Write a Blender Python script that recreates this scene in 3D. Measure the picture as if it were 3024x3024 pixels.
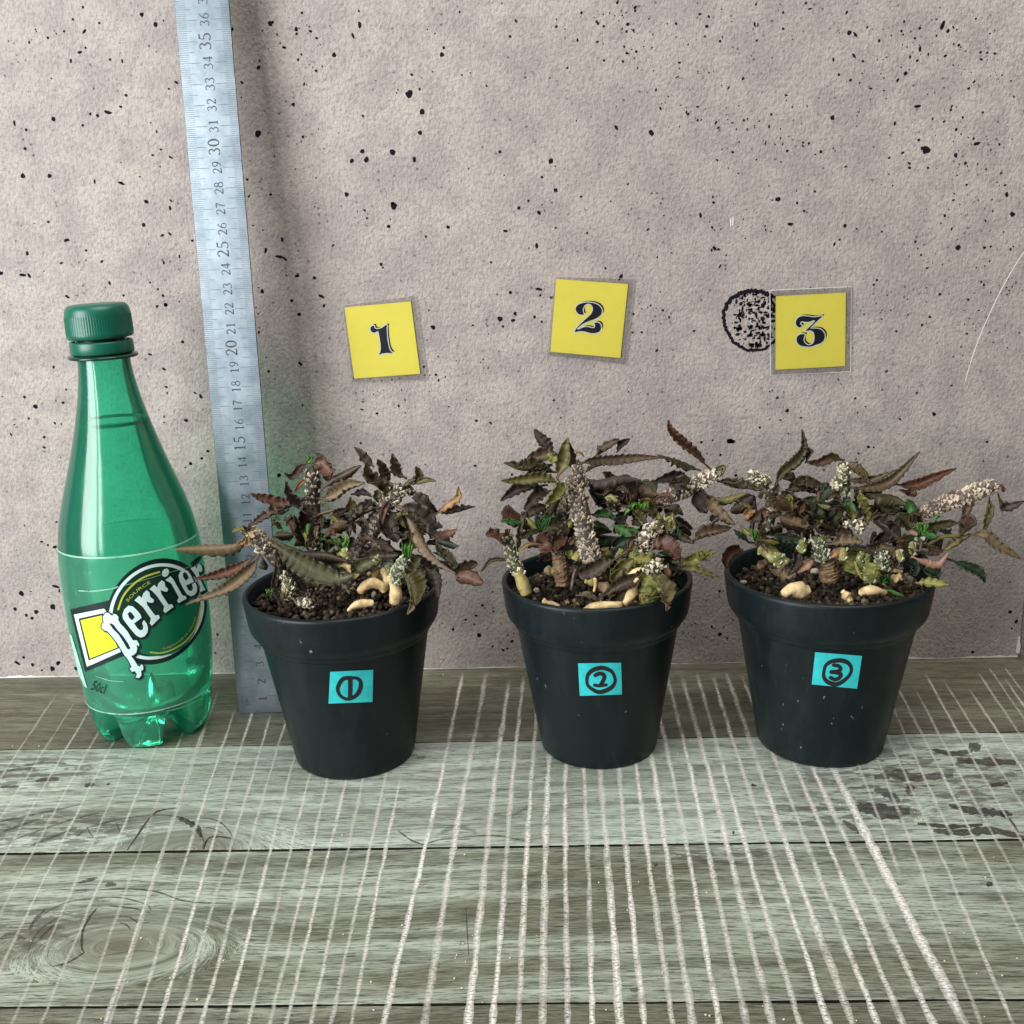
import bpy, bmesh, math, random
import numpy as np
from mathutils import Vector, Matrix
from mathutils.geometry import tessellate_polygon

S = 0.01                      # everything below is written in centimetres
sc = bpy.context.scene
for o in list(bpy.data.objects):
    bpy.data.objects.remove(o, do_unlink=True)

# ------------------------------------------------------------------ camera
F = 3027.0                    # focal length in photo pixels (photo is 3024 wide)
CAM = np.array([0.0, -56.75, 25.41])
RM = np.array([[0.99886774, 0.03077307, -0.03628023],
               [0.02673256, 0.26775842, 0.96311515],
               [-0.03935234, 0.96299452, -0.26663260]])   # right, up, forward
cd = bpy.data.cameras.new('camera')
cam = bpy.data.objects.new('camera', cd)
sc.collection.objects.link(cam)
m = Matrix.Identity(4)
for i in range(3):
    m[i][0], m[i][1], m[i][2], m[i][3] = RM[0][i], RM[1][i], -RM[2][i], CAM[i] * S
cam.matrix_world = m
cd.sensor_width = 36
cd.lens = 36 * F / 3024
cd.clip_start = 0.01
cd.clip_end = 20
sc.camera = cam

# ------------------------------------------------------------------ light
w = bpy.data.worlds.new('World')
sc.world = w
w.use_nodes = True
w.node_tree.nodes['Background'].inputs[0].default_value = (0.93, 0.97, 1.0, 1)
w.node_tree.nodes['Background'].inputs[1].default_value = 0.11

def area(name, loc, target, sx, sy, power, col):
    l = bpy.data.lights.new(name, 'AREA')
    l.shape = 'RECTANGLE'; l.size = sx; l.size_y = sy; l.energy = power; l.color = col
    o = bpy.data.objects.new(name, l)
    sc.collection.objects.link(o)
    o.location = loc
    o.rotation_euler = (Vector(target) - Vector(loc)).to_track_quat('-Z', 'Y').to_euler()
    return o
# daylight from the left: a wide window, seen past its frame as a broad dim pane and a narrow bright one
area('window_light', (-1.06, -0.92, 0.48), (-0.10, -0.03, 0.12), 0.62, 0.95, 25.5, (0.96, 0.99, 1.0))
area('window_light', (-0.72, -1.24, 0.48), (0.05, -0.10, 0.12), 0.13, 0.80, 5.0, (0.98, 0.99, 1.0))
area('ceiling_bounce_fill', (0.15, -0.45, 1.25), (0.0, -0.12, 0.0), 0.9, 0.7, 12, (1.0, 0.98, 0.94))  # soft overhead fill, added in place of light bounced off the ceiling

sc.view_settings.view_transform = 'Standard'
sc.view_settings.look = 'None'
sc.view_settings.gamma = 1
sc.view_settings.exposure = 0
try:
    sc.cycles.transparent_max_bounces = 20
    sc.cycles.max_bounces = 6
    sc.cycles.diffuse_bounces = 3
    sc.cycles.glossy_bounces = 3
except Exception:
    pass

# ------------------------------------------------------------------ helpers
def ray(px, py):
    return np.array([(px - 1512) / F, -(py - 1512) / F, 1.0]) @ RM
def at(px, py, Y):
    d = ray(px, py); t = (Y - CAM[1]) / d[1]
    return CAM + d * t
def atz(px, py, z):
    d = ray(px, py); t = (z - CAM[2]) / d[2]
    return CAM + d * t
def pxcm(P):                  # photo pixels per centimetre at point P
    return F / float((np.asarray(P) - CAM) @ RM[2])

COL = sc.collection
def tag(o, label=None, cat=None, group=None, kind=None):
    if label: o['label'] = label
    if cat: o['category'] = cat
    if group: o['group'] = group
    if kind: o['kind'] = kind
    return o
def empty(name, loc):
    o = bpy.data.objects.new(name, None)
    o.empty_display_size = 0.02
    COL.objects.link(o)
    o.location = [c * S for c in loc]
    return o
def link(name, me, mats, parent=None, smooth=False):
    o = bpy.data.objects.new(name, me)
    COL.objects.link(o)
    for mt in (mats if isinstance(mats, (list, tuple)) else [mats]):
        me.materials.append(mt)
    if parent is not None:
        o.parent = parent
        q = parent
        off = Vector((0, 0, 0))
        while q is not None:
            off += q.location
            q = q.parent
        o.location = -off     # vertices are given in world centimetres
    if smooth:
        me.polygons.foreach_set('use_smooth', [True] * len(me.polygons))
    return o
def mesh(name, V, Fc, mats, parent=None, smooth=False, attrs=None, mi=None):
    me = bpy.data.meshes.new(name)
    me.from_pydata([tuple(float(c) * S for c in v) for v in V], [], Fc)
    if mi is not None:
        me.polygons.foreach_set('material_index', mi)
    for k, vals in (attrs or {}).items():
        a = me.attributes.new(k, 'FLOAT', 'POINT')
        a.data.foreach_set('value', [float(x) for x in vals])
    me.update()
    return link(name, me, mats, parent, smooth)
def box(x0, x1, y0, y1, z0, z1):
    V = [(x, y, z) for z in (z0, z1) for y in (y0, y1) for x in (x0, x1)]
    return V, [(0, 2, 3, 1), (4, 5, 7, 6), (0, 1, 5, 4), (2, 6, 7, 3), (0, 4, 6, 2), (1, 3, 7, 5)]
def bevel_obj(o, wd, seg=2):
    b = o.modifiers.new('bevel', 'BEVEL'); b.width = wd * S; b.segments = seg; b.limit_method = 'ANGLE'
def lathe(prof, cx, cy, n=72, close=True):
    V, Fc = [], []
    for r, z in prof:
        for i in range(n):
            a = 2 * math.pi * i / n
            V.append((cx + r * math.cos(a), cy + r * math.sin(a), z))
    for j in range(len(prof) - 1):
        for i in range(n):
            Fc.append((j * n + i, j * n + (i + 1) % n, (j + 1) * n + (i + 1) % n, (j + 1) * n + i))
    return V, Fc

# polygon helpers in 2-D picture/plan coordinates -----------------------------
def offset_poly(P, d):
    n = len(P); A = sum(P[i][0] * P[(i + 1) % n][1] - P[(i + 1) % n][0] * P[i][1] for i in range(n))
    sg = 1 if A > 0 else -1
    out = []
    for i in range(n):
        a, b, c = P[i - 1], P[i], P[(i + 1) % n]
        def nrm(p, q):
            dx, dy = q[0] - p[0], q[1] - p[1]; L = math.hypot(dx, dy) or 1
            return (dy / L * sg, -dx / L * sg)
        n1, n2 = nrm(a, b), nrm(b, c)
        k = 1 + n1[0] * n2[0] + n1[1] * n2[1]
        k = max(k, 0.45)
        out.append((b[0] + d * (n1[0] + n2[0]) / k, b[1] + d * (n1[1] + n2[1]) / k))
    return out
def stroke(P, wd, closed=False):
    """centre line -> list of convex polygons (quads and round joints)"""
    P = list(P)
    if closed: P = P + [P[0]]
    out = []
    ws = wd if isinstance(wd, (list, tuple)) else [wd] * len(P)
    L, R = [], []
    for i, p in enumerate(P):
        a = P[i - 1] if i else (P[-2] if closed else p)
        b = P[i + 1] if i < len(P) - 1 else (P[1] if closed else p)
        dx, dy = b[0] - a[0], b[1] - a[1]; l = math.hypot(dx, dy) or 1
        nx, ny = -dy / l, dx / l
        h = ws[i] / 2
        L.append((p[0] + nx * h, p[1] + ny * h)); R.append((p[0] - nx * h, p[1] - ny * h))
    for i in range(len(P) - 1):
        out.append([L[i], L[i + 1], R[i + 1], R[i]])
    return out
def smooth_line(P, n=6, closed=False):
    """Catmull-Rom through points (any dimension)"""
    P = [np.array(p, float) for p in P]
    out = []
    N = len(P)
    segs = N if closed else N - 1
    for i in range(segs):
        if closed:
            p0, p1, p2, p3 = P[i - 1], P[i], P[(i + 1) % N], P[(i + 2) % N]
        else:
            p1, p2 = P[i], P[i + 1]
            p0 = P[i - 1] if i else 2 * p1 - p2
            p3 = P[i + 2] if i + 2 < N else 2 * p2 - p1
        for k in range(n):
            t = k / n
            out.append(0.5 * (2 * p1 + (p2 - p0) * t + (2 * p0 - 5 * p1 + 4 * p2 - p3) * t * t + (3 * p1 - p0 - 3 * p2 + p3) * t ** 3))
    if not closed: out.append(P[-1])
    return out
def poly_mesh(polys, fn, L=None):
    """polygons in 2-D -> triangulated, refined, mapped by fn(x,y)->(x,y,z) in cm"""
    bm = bmesh.new()
    for P in polys:
        vs = [bm.verts.new((p[0], p[1], 0)) for p in P]
        if len(P) == 3:
            bm.faces.new(vs); continue
        for t in tessellate_polygon([[Vector((p[0], p[1], 0)) for p in P]]):
            try: bm.faces.new([vs[k] for k in t])
            except ValueError: pass
    if L:
        for it in range(7):
            le = [e for e in bm.edges if e.calc_length() > L]
            if not le: break
            bmesh.ops.subdivide_edges(bm, edges=le, cuts=1)
            bmesh.ops.triangulate(bm, faces=[f for f in bm.faces if len(f.verts) > 3])
    bm.verts.index_update()
    V = [fn(v.co.x, v.co.y) for v in bm.verts]
    Fc = [tuple(v.index for v in f.verts) for f in bm.faces]
    bm.free()
    # make faces look at the camera
    Fo = []
    for f in Fc:
        a, b, c = (np.array(V[k]) for k in f[:3])
        n = np.cross(b - a, c - a)
        Fo.append(f if np.dot(n, CAM - a) > 0 else f[::-1])
    return V, Fo

# ------------------------------------------------------------------ materials
class NT:
    def __init__(s, name):
        s.m = bpy.data.materials.new(name); s.m.use_nodes = True
        s.t = s.m.node_tree; s.t.nodes.clear()
        s.out = s.t.nodes.new('ShaderNodeOutputMaterial')
    def n(s, typ, ins=None, **kw):
        nd = s.t.nodes.new('ShaderNode' + typ)
        for k, v in kw.items(): setattr(nd, k, v)
        for k, v in (ins or {}).items():
            sock = nd.inputs[k]
            if isinstance(v, bpy.types.NodeSocket): s.t.links.new(v, sock)
            else:
                if sock.type == 'RGBA' and len(v) == 3: v = (*v, 1)
                sock.default_value = v
        return nd
    def math(s, op, a, b=0.0, c=None, clamp=False):
        ins = {0: a, 1: b}
        if c is not None: ins[2] = c
        return s.n('Math', ins, operation=op, use_clamp=clamp).outputs[0]
    def mix(s, f, a, b, blend='MIX'):
        nd = s.n('Mix', {0: f, 6: a, 7: b}, data_type='RGBA', blend_type=blend)
        return nd.outputs[2]
    def ramp(s, f, stops, interp='LINEAR'):
        nd = s.n('ValToRGB', {0: f}); cr = nd.color_ramp; cr.interpolation = interp
        while len(cr.elements) < len(stops): cr.elements.new(0.5)
        for e, (p, c) in zip(cr.elements, stops):
            e.position = p; e.color = (c, c, c, 1) if not isinstance(c, tuple) else (*c, 1)
        return nd.outputs[0]
    def pos(s, scale=(1, 1, 1), loc=(0, 0, 0)):
        g = s.n('NewGeometry')
        return s.n('Mapping', {0: g.outputs['Position'], 1: loc, 3: scale}).outputs[0]
    def noise(s, vec, scale, detail=4, rough=0.55, dist=0.0, dim='3D'):
        nd = s.n('TexNoise', noise_dimensions=dim)
        for k, v in {'Vector': vec, 'Scale': scale, 'Detail': detail, 'Roughness': rough, 'Distortion': dist}.items():
            if isinstance(v, bpy.types.NodeSocket): s.t.links.new(v, nd.inputs[k])
            else: nd.inputs[k].default_value = v
        return nd.outputs[0]
    def posxz(s, scale=(1, 1), loc=(0, 0)):
        g = s.n('SeparateXYZ', {0: s.n('NewGeometry').outputs['Position']})
        v = s.n('CombineXYZ', {0: g.outputs[0], 1: g.outputs[2], 2: 0.0}).outputs[0]
        return s.n('Mapping', {0: v, 1: (*loc, 0), 3: (*scale, 1)}).outputs[0]
    def bump(s, h, strength, dist, normal=None):
        ins = {'Height': h, 'Strength': strength, 'Distance': dist}
        if normal is not None: ins['Normal'] = normal
        return s.n('Bump', ins).outputs[0]
    def bsdf(s, **ins):
        ins2 = {k.replace('_', ' '): v for k, v in ins.items()}
        b = s.n('BsdfPrincipled', ins2)
        return b.outputs[0]
    def done(s, sh):
        s.t.links.new(sh, s.out.inputs[0]); return s.m

def simple(name, col, rough=0.6, spec=0.4, var=0.0, vscale=300, bump=0.0, bdist=0.0003, metal=0.0):
    t = NT(name)
    c = col
    nrm = None
    if var or bump:
        nz = t.noise(t.pos(), vscale, 5)
    if var:
        c = t.mix(nz, tuple(x * (1 - var) for x in col), tuple(min(1, x * (1 + var)) for x in col))
    ins = dict(Base_Color=c, Roughness=rough, Metallic=metal)
    ins['Specular_IOR_Level'] = spec
    if bump:
        ins['Normal'] = t.bump(nz, bump, bdist)
    return t.done(t.bsdf(**ins))

# wall: a printed concrete sheet with an embossed paper surface
def mat_wall(name, dark=1.0):
    t = NT(name)
    p = t.posxz()
    big = t.ramp(t.noise(p, 5.5, 3, 0.62, 0, '2D'), [(0.30, 0.0), (0.70, 1.0)])
    mid = t.ramp(t.noise(t.posxz(loc=(3, 1)), 40, 4, 0.74, 0, '2D'), [(0.40, 0.0), (0.62, 1.0)])
    c = t.mix(big, (0.378, 0.322, 0.296), (0.440, 0.388, 0.348))
    c = t.mix(t.math('MULTIPLY', mid, 0.55), c, (0.262, 0.222, 0.222))
    fin = t.noise(t.posxz(loc=(1, 4)), 430, 2, 0.7, 0, '2D')
    c = t.mix(t.math('MULTIPLY', t.ramp(fin, [(0.34, 1.0), (0.52, 0.0)]), 0.34), c, (0.135, 0.115, 0.12))
    # tiny pin holes in clusters
    d = t.n('TexVoronoi', {'Vector': t.posxz(loc=(7, 0)), 'Scale': 240, 'Randomness': 1.0}, voronoi_dimensions='2D')
    on = t.math('LESS_THAN', t.n('SeparateColor', {0: d.outputs['Color']}).outputs[0], 0.13)
    sp = t.ramp(d.outputs['Distance'], [(0.08, 1.0), (0.22, 0.0)])
    k = t.math('MULTIPLY', t.math('MULTIPLY', sp, on), t.math('MULTIPLY', mid, 0.75))
    c = t.mix(k, c, (0.035, 0.03, 0.04))
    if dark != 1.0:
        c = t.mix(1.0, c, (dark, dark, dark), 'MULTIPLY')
    emb = t.noise(t.posxz(scale=(1, .75)), 640, 1, 0.5, 0.4, '2D')
    return t.done(t.bsdf(Base_Color=c, Roughness=0.60, Specular_IOR_Level=0.3, Normal=t.bump(emb, 0.48, 0.0009)))

def mat_plank(name, seed, pale, brown, wash, knot=None, patches=()):
    """weathered whitewashed board; grain runs along X"""
    t = NT(name)
    p0 = t.pos(loc=(seed * 0.37, seed * 0.11, 0))
    pos = t.n('NewGeometry').outputs['Position']
    warp = t.n('TexNoise', {'Vector': p0, 'Scale': 6.0, 'Detail': 1.0}, noise_dimensions='2D').outputs[1]
    wv = t.n('VectorMath', {0: warp, 1: (0.0, 0.013, 0.0)}, operation='MULTIPLY').outputs[0]
    q = t.n('VectorMath', {0: p0, 1: wv}, operation='ADD').outputs[0]
    if knot:      # the grain bends round a knot
        kx, ky, ka, kb = knot
        d = t.n('Mapping', {0: pos, 1: (-kx / ka, -ky / kb, 0), 3: (1 / (ka * S), 1 / (kb * S), 0)}).outputs[0]
        r = t.n('VectorMath', {0: d}, operation='LENGTH').outputs['Value']
        near = t.ramp(r, [(0.0, 1.0), (1.1, 0.0)])
        sep = t.n('SeparateXYZ', {0: q})
        bent = t.math('ADD', t.math('MULTIPLY', sep.outputs[1], t.math('SUBTRACT', 1.0, near)), t.math('MULTIPLY', t.math('MULTIPLY', r, near), 0.045))
        q = t.n('CombineXYZ', {0: t.math('MULTIPLY', sep.outputs[0], t.math('SUBTRACT', 1.0, t.math('MULTIPLY', near, 0.3))), 1: bent, 2: 0.0}).outputs[0]
    def strn(sx, sy, scale, detail, rough, loc=(0, 0, 0)):
        v = t.n('Mapping', {0: q, 1: loc, 3: (sx, sy, 1)}).outputs[0]
        return t.noise(v, scale, detail, rough, 0, '2D')
    g1 = strn(1, 16, 12, 5, 0.74)
    g2 = strn(1, 16, 85, 3, 0.8, (4, 2, 0))
    g3 = strn(1, 6, 6, 3, 0.6, (1, 7, 0))
    c = t.mix(t.ramp(g3, [(0.42 - wash * 0.16, 0.0), (0.62 - wash * 0.16, 1.0)]), brown, pale)
    c = t.mix(t.math('MULTIPLY', t.ramp(g1, [(0.36, 1.0), (0.54, 0.0)]), 0.66), c, tuple(x * 0.42 for x in brown))
    c = t.mix(t.math('MULTIPLY', t.ramp(g2, [(0.37, 1.0), (0.48, 0.0)]), 0.85), c, tuple(x * 0.30 for x in brown))
    c = t.mix(t.math('MULTIPLY', t.ramp(g2, [(0.54, 0.0), (0.68, 1.0)]), 0.25), c, tuple(min(1, x * 1.25 + .03) for x in pale))
    if knot:
        c = t.mix(t.ramp(r, [(0.35, 0.55), (0.75, 0.0)]), c, (0.13, 0.115, 0.08))
    for (x, y, a, b, thr) in patches:      # flaked dark patches
        d = t.n('Mapping', {0: pos, 1: (-x / a, -y / b, 0), 3: (1 / (a * S), 1 / (b * S), 0)}).outputs[0]
        rr = t.n('VectorMath', {0: d}, operation='LENGTH').outputs['Value']
        nz = t.noise(t.n('Mapping', {0: pos, 1: (x, y, 0), 3: (1, 3.4, 1)}).outputs[0], 75, 4, 0.66, 0, '2D')
        k = t.math('MULTIPLY', t.ramp(nz, [(thr - .03, 0.0), (thr + 0.03, 1.0)]), t.ramp(rr, [(0.45, 1.0), (1.0, 0.0)]))
        c = t.mix(t.math('MULTIPLY', k, 0.68), c, (0.060, 0.052, 0.040))
    rg_ = t.ramp(g1, [(0.3, 0.58), (0.7, 0.38)])
    return t.done(t.bsdf(Base_Color=c, Roughness=rg_, Specular_IOR_Level=0.4, Normal=t.bump(g2, 0.30, 0.0006)))

def mat_alpha(name, col, rough, opacity, nscale=500, nsx=(1, 1, 1), lo=0.35, hi=0.62):
    """flat print that is rubbed through in places; attribute 'op' gives the opacity"""
    t = NT(name)
    a = t.n('Attribute', attribute_name='op').outputs['Fac']
    nz = t.ramp(t.noise(t.pos(scale=nsx), nscale, 5, 0.65), [(lo, 0.0), (hi, 1.0)])
    k = t.math('MULTIPLY', t.math('MULTIPLY', nz, a), opacity, clamp=True)
    sh = t.n('MixShader', {0: k, 1: t.n('BsdfTransparent').outputs[0],
                           2: t.bsdf(Base_Color=col, Roughness=rough)})
    return t.done(sh.outputs[0])

def mat_leaf(name, col, pet=None, back=None):
    t = NT(name)
    p = t.pos()
    n1 = t.noise(p, 330, 5, 0.7)
    n2 = t.noise(p, 90, 3, 0.6)
    rnd = t.n('ObjectInfo').outputs['Random']
    c = t.mix(t.ramp(n1, [(0.3, 0.0), (0.7, 1.0)]), tuple(x * 0.55 for x in col), tuple(min(1, x * 1.5) for x in col))
    c = t.mix(t.math('MULTIPLY', t.ramp(n2, [(0.45, 0.0), (0.6, 1.0)]), 0.6), c, (col[0] * 1.2 + 0.01, col[1] * 1.35 + 0.015, col[2] * 0.9 + 0.004))
    c = t.mix(t.math('MULTIPLY', rnd, 0.35), c, (col[0] * 1.5 + .012, col[1] * 1.3 + .008, col[2] * 1.2 + .006))
    if pet is None: pet = (0.17, 0.085, 0.045)
    a = t.n('Attribute', attribute_name='along').outputs['Fac']
    c = t.mix(t.ramp(a, [(0.05, 0.85), (0.26, 0.0)]), c, pet)
    rib = t.n('Attribute', attribute_name='across').outputs['Fac']
    c = t.mix(t.ramp(rib, [(0.6, 0.0), (0.95, 0.7)]), c, tuple(x * 0.35 for x in col))
    c = t.mix(t.ramp(rib, [(0.0, 0.45), (0.16, 0.0)]), c, tuple(min(1, x * 1.7 + 0.02) for x in col))
    bf = t.n('NewGeometry').outputs['Backfacing']
    c = t.mix(t.math('MULTIPLY', bf, 0.35), c, tuple(min(1, x * 1.6 + 0.01) for x in col))
    sh = t.bsdf(Base_Color=c, Roughness=0.48, Specular_IOR_Level=0.42, Normal=t.bump(n1, 0.5, 0.0008))
    return t.done(sh)

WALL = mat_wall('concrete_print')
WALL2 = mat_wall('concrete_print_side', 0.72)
INK = simple('black_ink', (0.012, 0.012, 0.016), 0.45)
INKW = simple('black_print', (0.016, 0.014, 0.018), 0.6, 0.2)
WHITE = simple('white_print', (0.80, 0.84, 0.84), 0.4, var=0.06)
PAPERW = simple('torn_paper_edge', (0.75, 0.73, 0.68), 0.7, var=0.1)
PL_BACK = mat_plank('plank_brown_grey', 1, (0.225, 0.222, 0.160), (0.140, 0.132, 0.090), -0.15)
PL_PALE = mat_plank('plank_whitewashed', 2, (0.48, 0.545, 0.465), (0.275, 0.30, 0.235), 0.40,
                    knot=(-16.2, -18.3, 5.2, 3.0),
                    patches=((-27.5, -11.5, 8, 2.6, 0.52), (-23.5, -16.6, 8, 2.2, 0.50), (17.5, -13.5, 9.5, 4.6, 0.53), (12.6, -16.2, 5.5, 1.9, 0.51)))
PL_MID = mat_plank('plank_grey', 3, (0.40, 0.445, 0.365), (0.155, 0.160, 0.110), 0.06, knot=(-16.6, -24.5, 4.6, 2.2),
                   patches=((-20.5, -23.5, 4.0, 2.0, 0.52), (6.5, -19.3, 4.0, .8, 0.5)))
PL_FRONT = mat_plank('plank_dark_grey', 5, (0.27, 0.285, 0.22), (0.130, 0.130, 0.09), -0.15)
GAP = simple('dark_gap', (0.022, 0.017, 0.012), 0.9, 0.1)
SCUFF = mat_alpha('white_scuff', (0.86, 0.82, 0.75), 0.6, 1.0, 800, (.7, 1.5, 1), 0.33, 0.56)
# pot plastic
def mat_pot():
    t = NT('dark_plastic')
    n1 = t.noise(t.pos(), 30, 4, 0.6)
    c = t.mix(n1, (0.0040, 0.0075, 0.0085), (0.0070, 0.0125, 0.0145))
    dust = t.ramp(t.noise(t.pos(scale=(1, 1, 0.3), loc=(8, 2, 2)), 70, 5, 0.7), [(0.48, 0.0), (0.75, 0.22)])
    c = t.mix(dust, c, (0.045, 0.060, 0.062))
    sc_ = t.noise(t.pos(scale=(1, 1, 0.5), loc=(2, 2, 2)), 420, 2, 0.5)
    k = t.math('MULTIPLY', t.ramp(sc_, [(0.715, 0.0), (0.74, 1.0)]), t.ramp(t.noise(t.pos(loc=(5, 1, 1)), 22, 2), [(0.5, 0.0), (0.6, 1.0)]))
    c = t.mix(t.math('MULTIPLY', k, 0.55), c, (0.30, 0.32, 0.32))
    rg = t.ramp(t.noise(t.pos(loc=(4, 4, 1)), 60, 4, 0.7), [(0.3, 0.34), (0.7, 0.48)])
    return t.done(t.bsdf(Base_Color=c, Roughness=rg, Specular_IOR_Level=0.24, Normal=t.bump(t.noise(t.pos(), 1400, 2), 0.06, 0.0004)))
POT = mat_pot()
TEAL = simple('teal_paper', (0.035, 0.52, 0.54), 0.55, 0.3, var=0.42, vscale=130)
YEL = simple('yellow_paper', (0.90, 0.80, 0.13), 0.5, 0.35, var=0.05, vscale=200)
SOIL = None
def mat_soil():
    t = NT('soil_granule')
    v = t.n('Attribute', attribute_name='tone').outputs['Fac']
    n1 = t.noise(t.pos(), 700, 3, 0.6)
    c = t.mix(v, (0.030, 0.021, 0.015), (0.15, 0.112, 0.078))
    c = t.mix(t.math('MULTIPLY', n1, 0.5), c, (0.04, 0.03, 0.022))
    c = t.mix(t.math('SUBTRACT', v, 1.0, clamp=True), c, (0.42, 0.31, 0.17))
    return t.done(t.bsdf(Base_Color=c, Roughness=0.9, Specular_IOR_Level=0.2, Normal=t.bump(n1, 0.6, 0.0006)))
SOIL = mat_soil()
# steel
def mat_steel():
    t = NT('brushed_steel')
    g = t.noise(t.pos(scale=(9, 9, 0.4)), 420, 3, 0.6)
    b = t.noise(t.pos(loc=(3, 0, 0)), 90, 5, 0.65)
    c = t.mix(t.ramp(b, [(0.35, 0.0), (0.65, 1.0)]), (0.165, 0.205, 0.23), (0.245, 0.285, 0.315))
    rg = t.math('ADD', t.math('MULTIPLY', b, 0.10), 0.245)
    return t.done(t.bsdf(Base_Color=c, Metallic=1.0, Roughness=rg, Normal=t.bump(g, 0.025, 0.0003)))
STEEL = mat_steel()
ETCH = simple('etched_black', (0.035, 0.040, 0.050), 0.45)
ETCHG = simple('etched_grey', (0.10, 0.12, 0.14), 0.45)

# ------------------------------------------------------------------ floor
fl = link('floor', (lambda me: (me.from_pydata([tuple(c * S for c in v) for v in box(-75, 75, -60, 1.2, -1.6, -0.42)[0]], [], box(0, 1, 0, 1, 0, 1)[1]), me)[1])(bpy.data.meshes.new('floor')), GAP)
tag(fl, 'weathered grey wooden board floor with white scuff lines', 'floor', kind='structure')
edges = [1.0, -9.06, -18.40, -27.61, -36.9, -46.2]
pm = [PL_BACK, PL_PALE, PL_MID, PL_FRONT, PL_PALE]
for i in range(5):
    V, Fc = box(-75, 75, edges[i + 1] + 0.045, edges[i] - 0.045, -0.40, 0.0)
    # gently wavy long edges so that the joints are not ruled lines
    nx = 60
    V2, F2 = [], []
    rr = random.Random(i)
    for k in range(nx + 1):
        x = -75 + 150 * k / nx
        ya = edges[i + 1] + 0.02 + rr.uniform(-.015, .02); yb = edges[i] - (0.13 if i == 2 else 0.07) - rr.uniform(-.03, .045)
        zt = 0.0
        V2 += [(x, ya, -0.4), (x, ya, zt - 0.015), (x, ya + 0.02, zt), (x, yb - 0.02, zt), (x, yb, zt - 0.015), (x, yb, -0.4)]
    for k in range(nx):
        for j in range(5):
            a = k * 6 + j
            F2.append((a, a + 6, a + 7, a + 1))
    mesh('plank', V2, [f[::-1] for f in F2], [pm[i], GAP], fl, mi=[1 if j % 5 in (0, 4) else 0 for j in range(len(F2))])

# white scuff lines rubbed across the boards by a wire rack
rng = random.Random(11)
SV, SF, SA = [], [], []
def scuff(x_at, y_ref, wd, op, y0=-30.5, y1=-0.6, slope=0.018, seed=0):
    r = random.Random(seed)
    ph = r.uniform(0, 9)
    base = len(SV); n = 60
    for k in range(n + 1):
        y = y0 + (y1 - y0) * k / n
        x = x_at + slope * (y - y_ref) + 0.012 * math.sin(y * 1.7 + ph) + r.uniform(-.014, .014) + 0.05 * math.sin(y * .21 + ph)
        wv = wd * 1.08 * (1.0 + 0.10 * math.sin(y * 0.9 + ph * 2) + r.uniform(-.22, .22))
        e = min(1, (k + .3) / 4, (n - k + .3) / 4)
        o_ = op * e * (0.86 + 0.18 * math.sin(y * .3 + ph * 3))
        if r.random() < 0.07: o_ *= 0.5
        SV.extend([(x - wv, y, 0.012), (x, y, 0.012), (x + wv, y, 0.012)])
        SA.extend([o_ * 0.35, o_, o_ * 0.35])
        if k:
            a = base + (k - 1) * 3
            SF.extend([(a, a + 1, a + 4, a + 3), (a + 1, a + 2, a + 5, a + 4)])
mids = [-3.19, -2.35, -1.47, -.68, .16, 1.01, 1.86, 2.71, 3.6, 4.34, 5.2, 6.08, 6.93, 7.75, 8.65, 9.45, 10.3, 11.12, 12.0]
for i, x in enumerate(mids):
    scuff(x, -21.5, 0.105 + 0.02 * (i % 3 == 0), 1.05, y0=-30.5, y1=(-1.2 if i % 2 else -1.8), seed=i)
scuff(-5.89, -20.7, 0.10, 1.25, seed=50); scuff(-4.6, -20.7, 0.12, 0.95, seed=51)
scuff(13.0, -20, 0.19, 1.3, y0=-30.5, y1=-1.5, slope=0.01, seed=52)
for i, x in enumerate([-7.39, -8.12, -8.97, -9.8, -10.53, -11.34, -12.23, -13.12, -13.93, -14.75, -15.65, -16.79]):
    scuff(x, -21.2, 0.075, 0.72 if i % 3 else 0.9, y0=-30.5, y1=(-12.5 if i < 1 else -3.5 - (i % 3)), slope=-0.03 - 0.012 * i, seed=80 + i)
for i, x in enumerate([-17.8, -18.9, -20.1, -21.2, -22.5, -23.6, -24.8, -26.0, -27.3]):
    scuff(x, -14.5, 0.065, 0.42 if i % 2 else 0.55, y0=-30, y1=-2.2 - (i % 2), slope=-0.17, seed=110 + i)
for i, x in enumerate([14.2, 15.1, 16.1, 17.0, 17.8, 18.7, 19.7, 20.6, 21.6, 22.7, 23.9]):
    scuff(x, -14, 0.075, 0.60 if i % 2 else 0.72, y0=-30 if i % 3 else -21, y1=-2.0 - (i % 3), slope=0.11, seed=140 + i)
for i in range(5):
    scuff(24.5 + i * 0.95, -4.5, 0.06, 0.5, y0=-9, y1=-1.4, slope=0.12, seed=160 + i)
sm = mesh('scuff_marks', SV, SF, SCUFF, fl, attrs={'op': SA})
tag(sm, kind='stuff')

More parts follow.
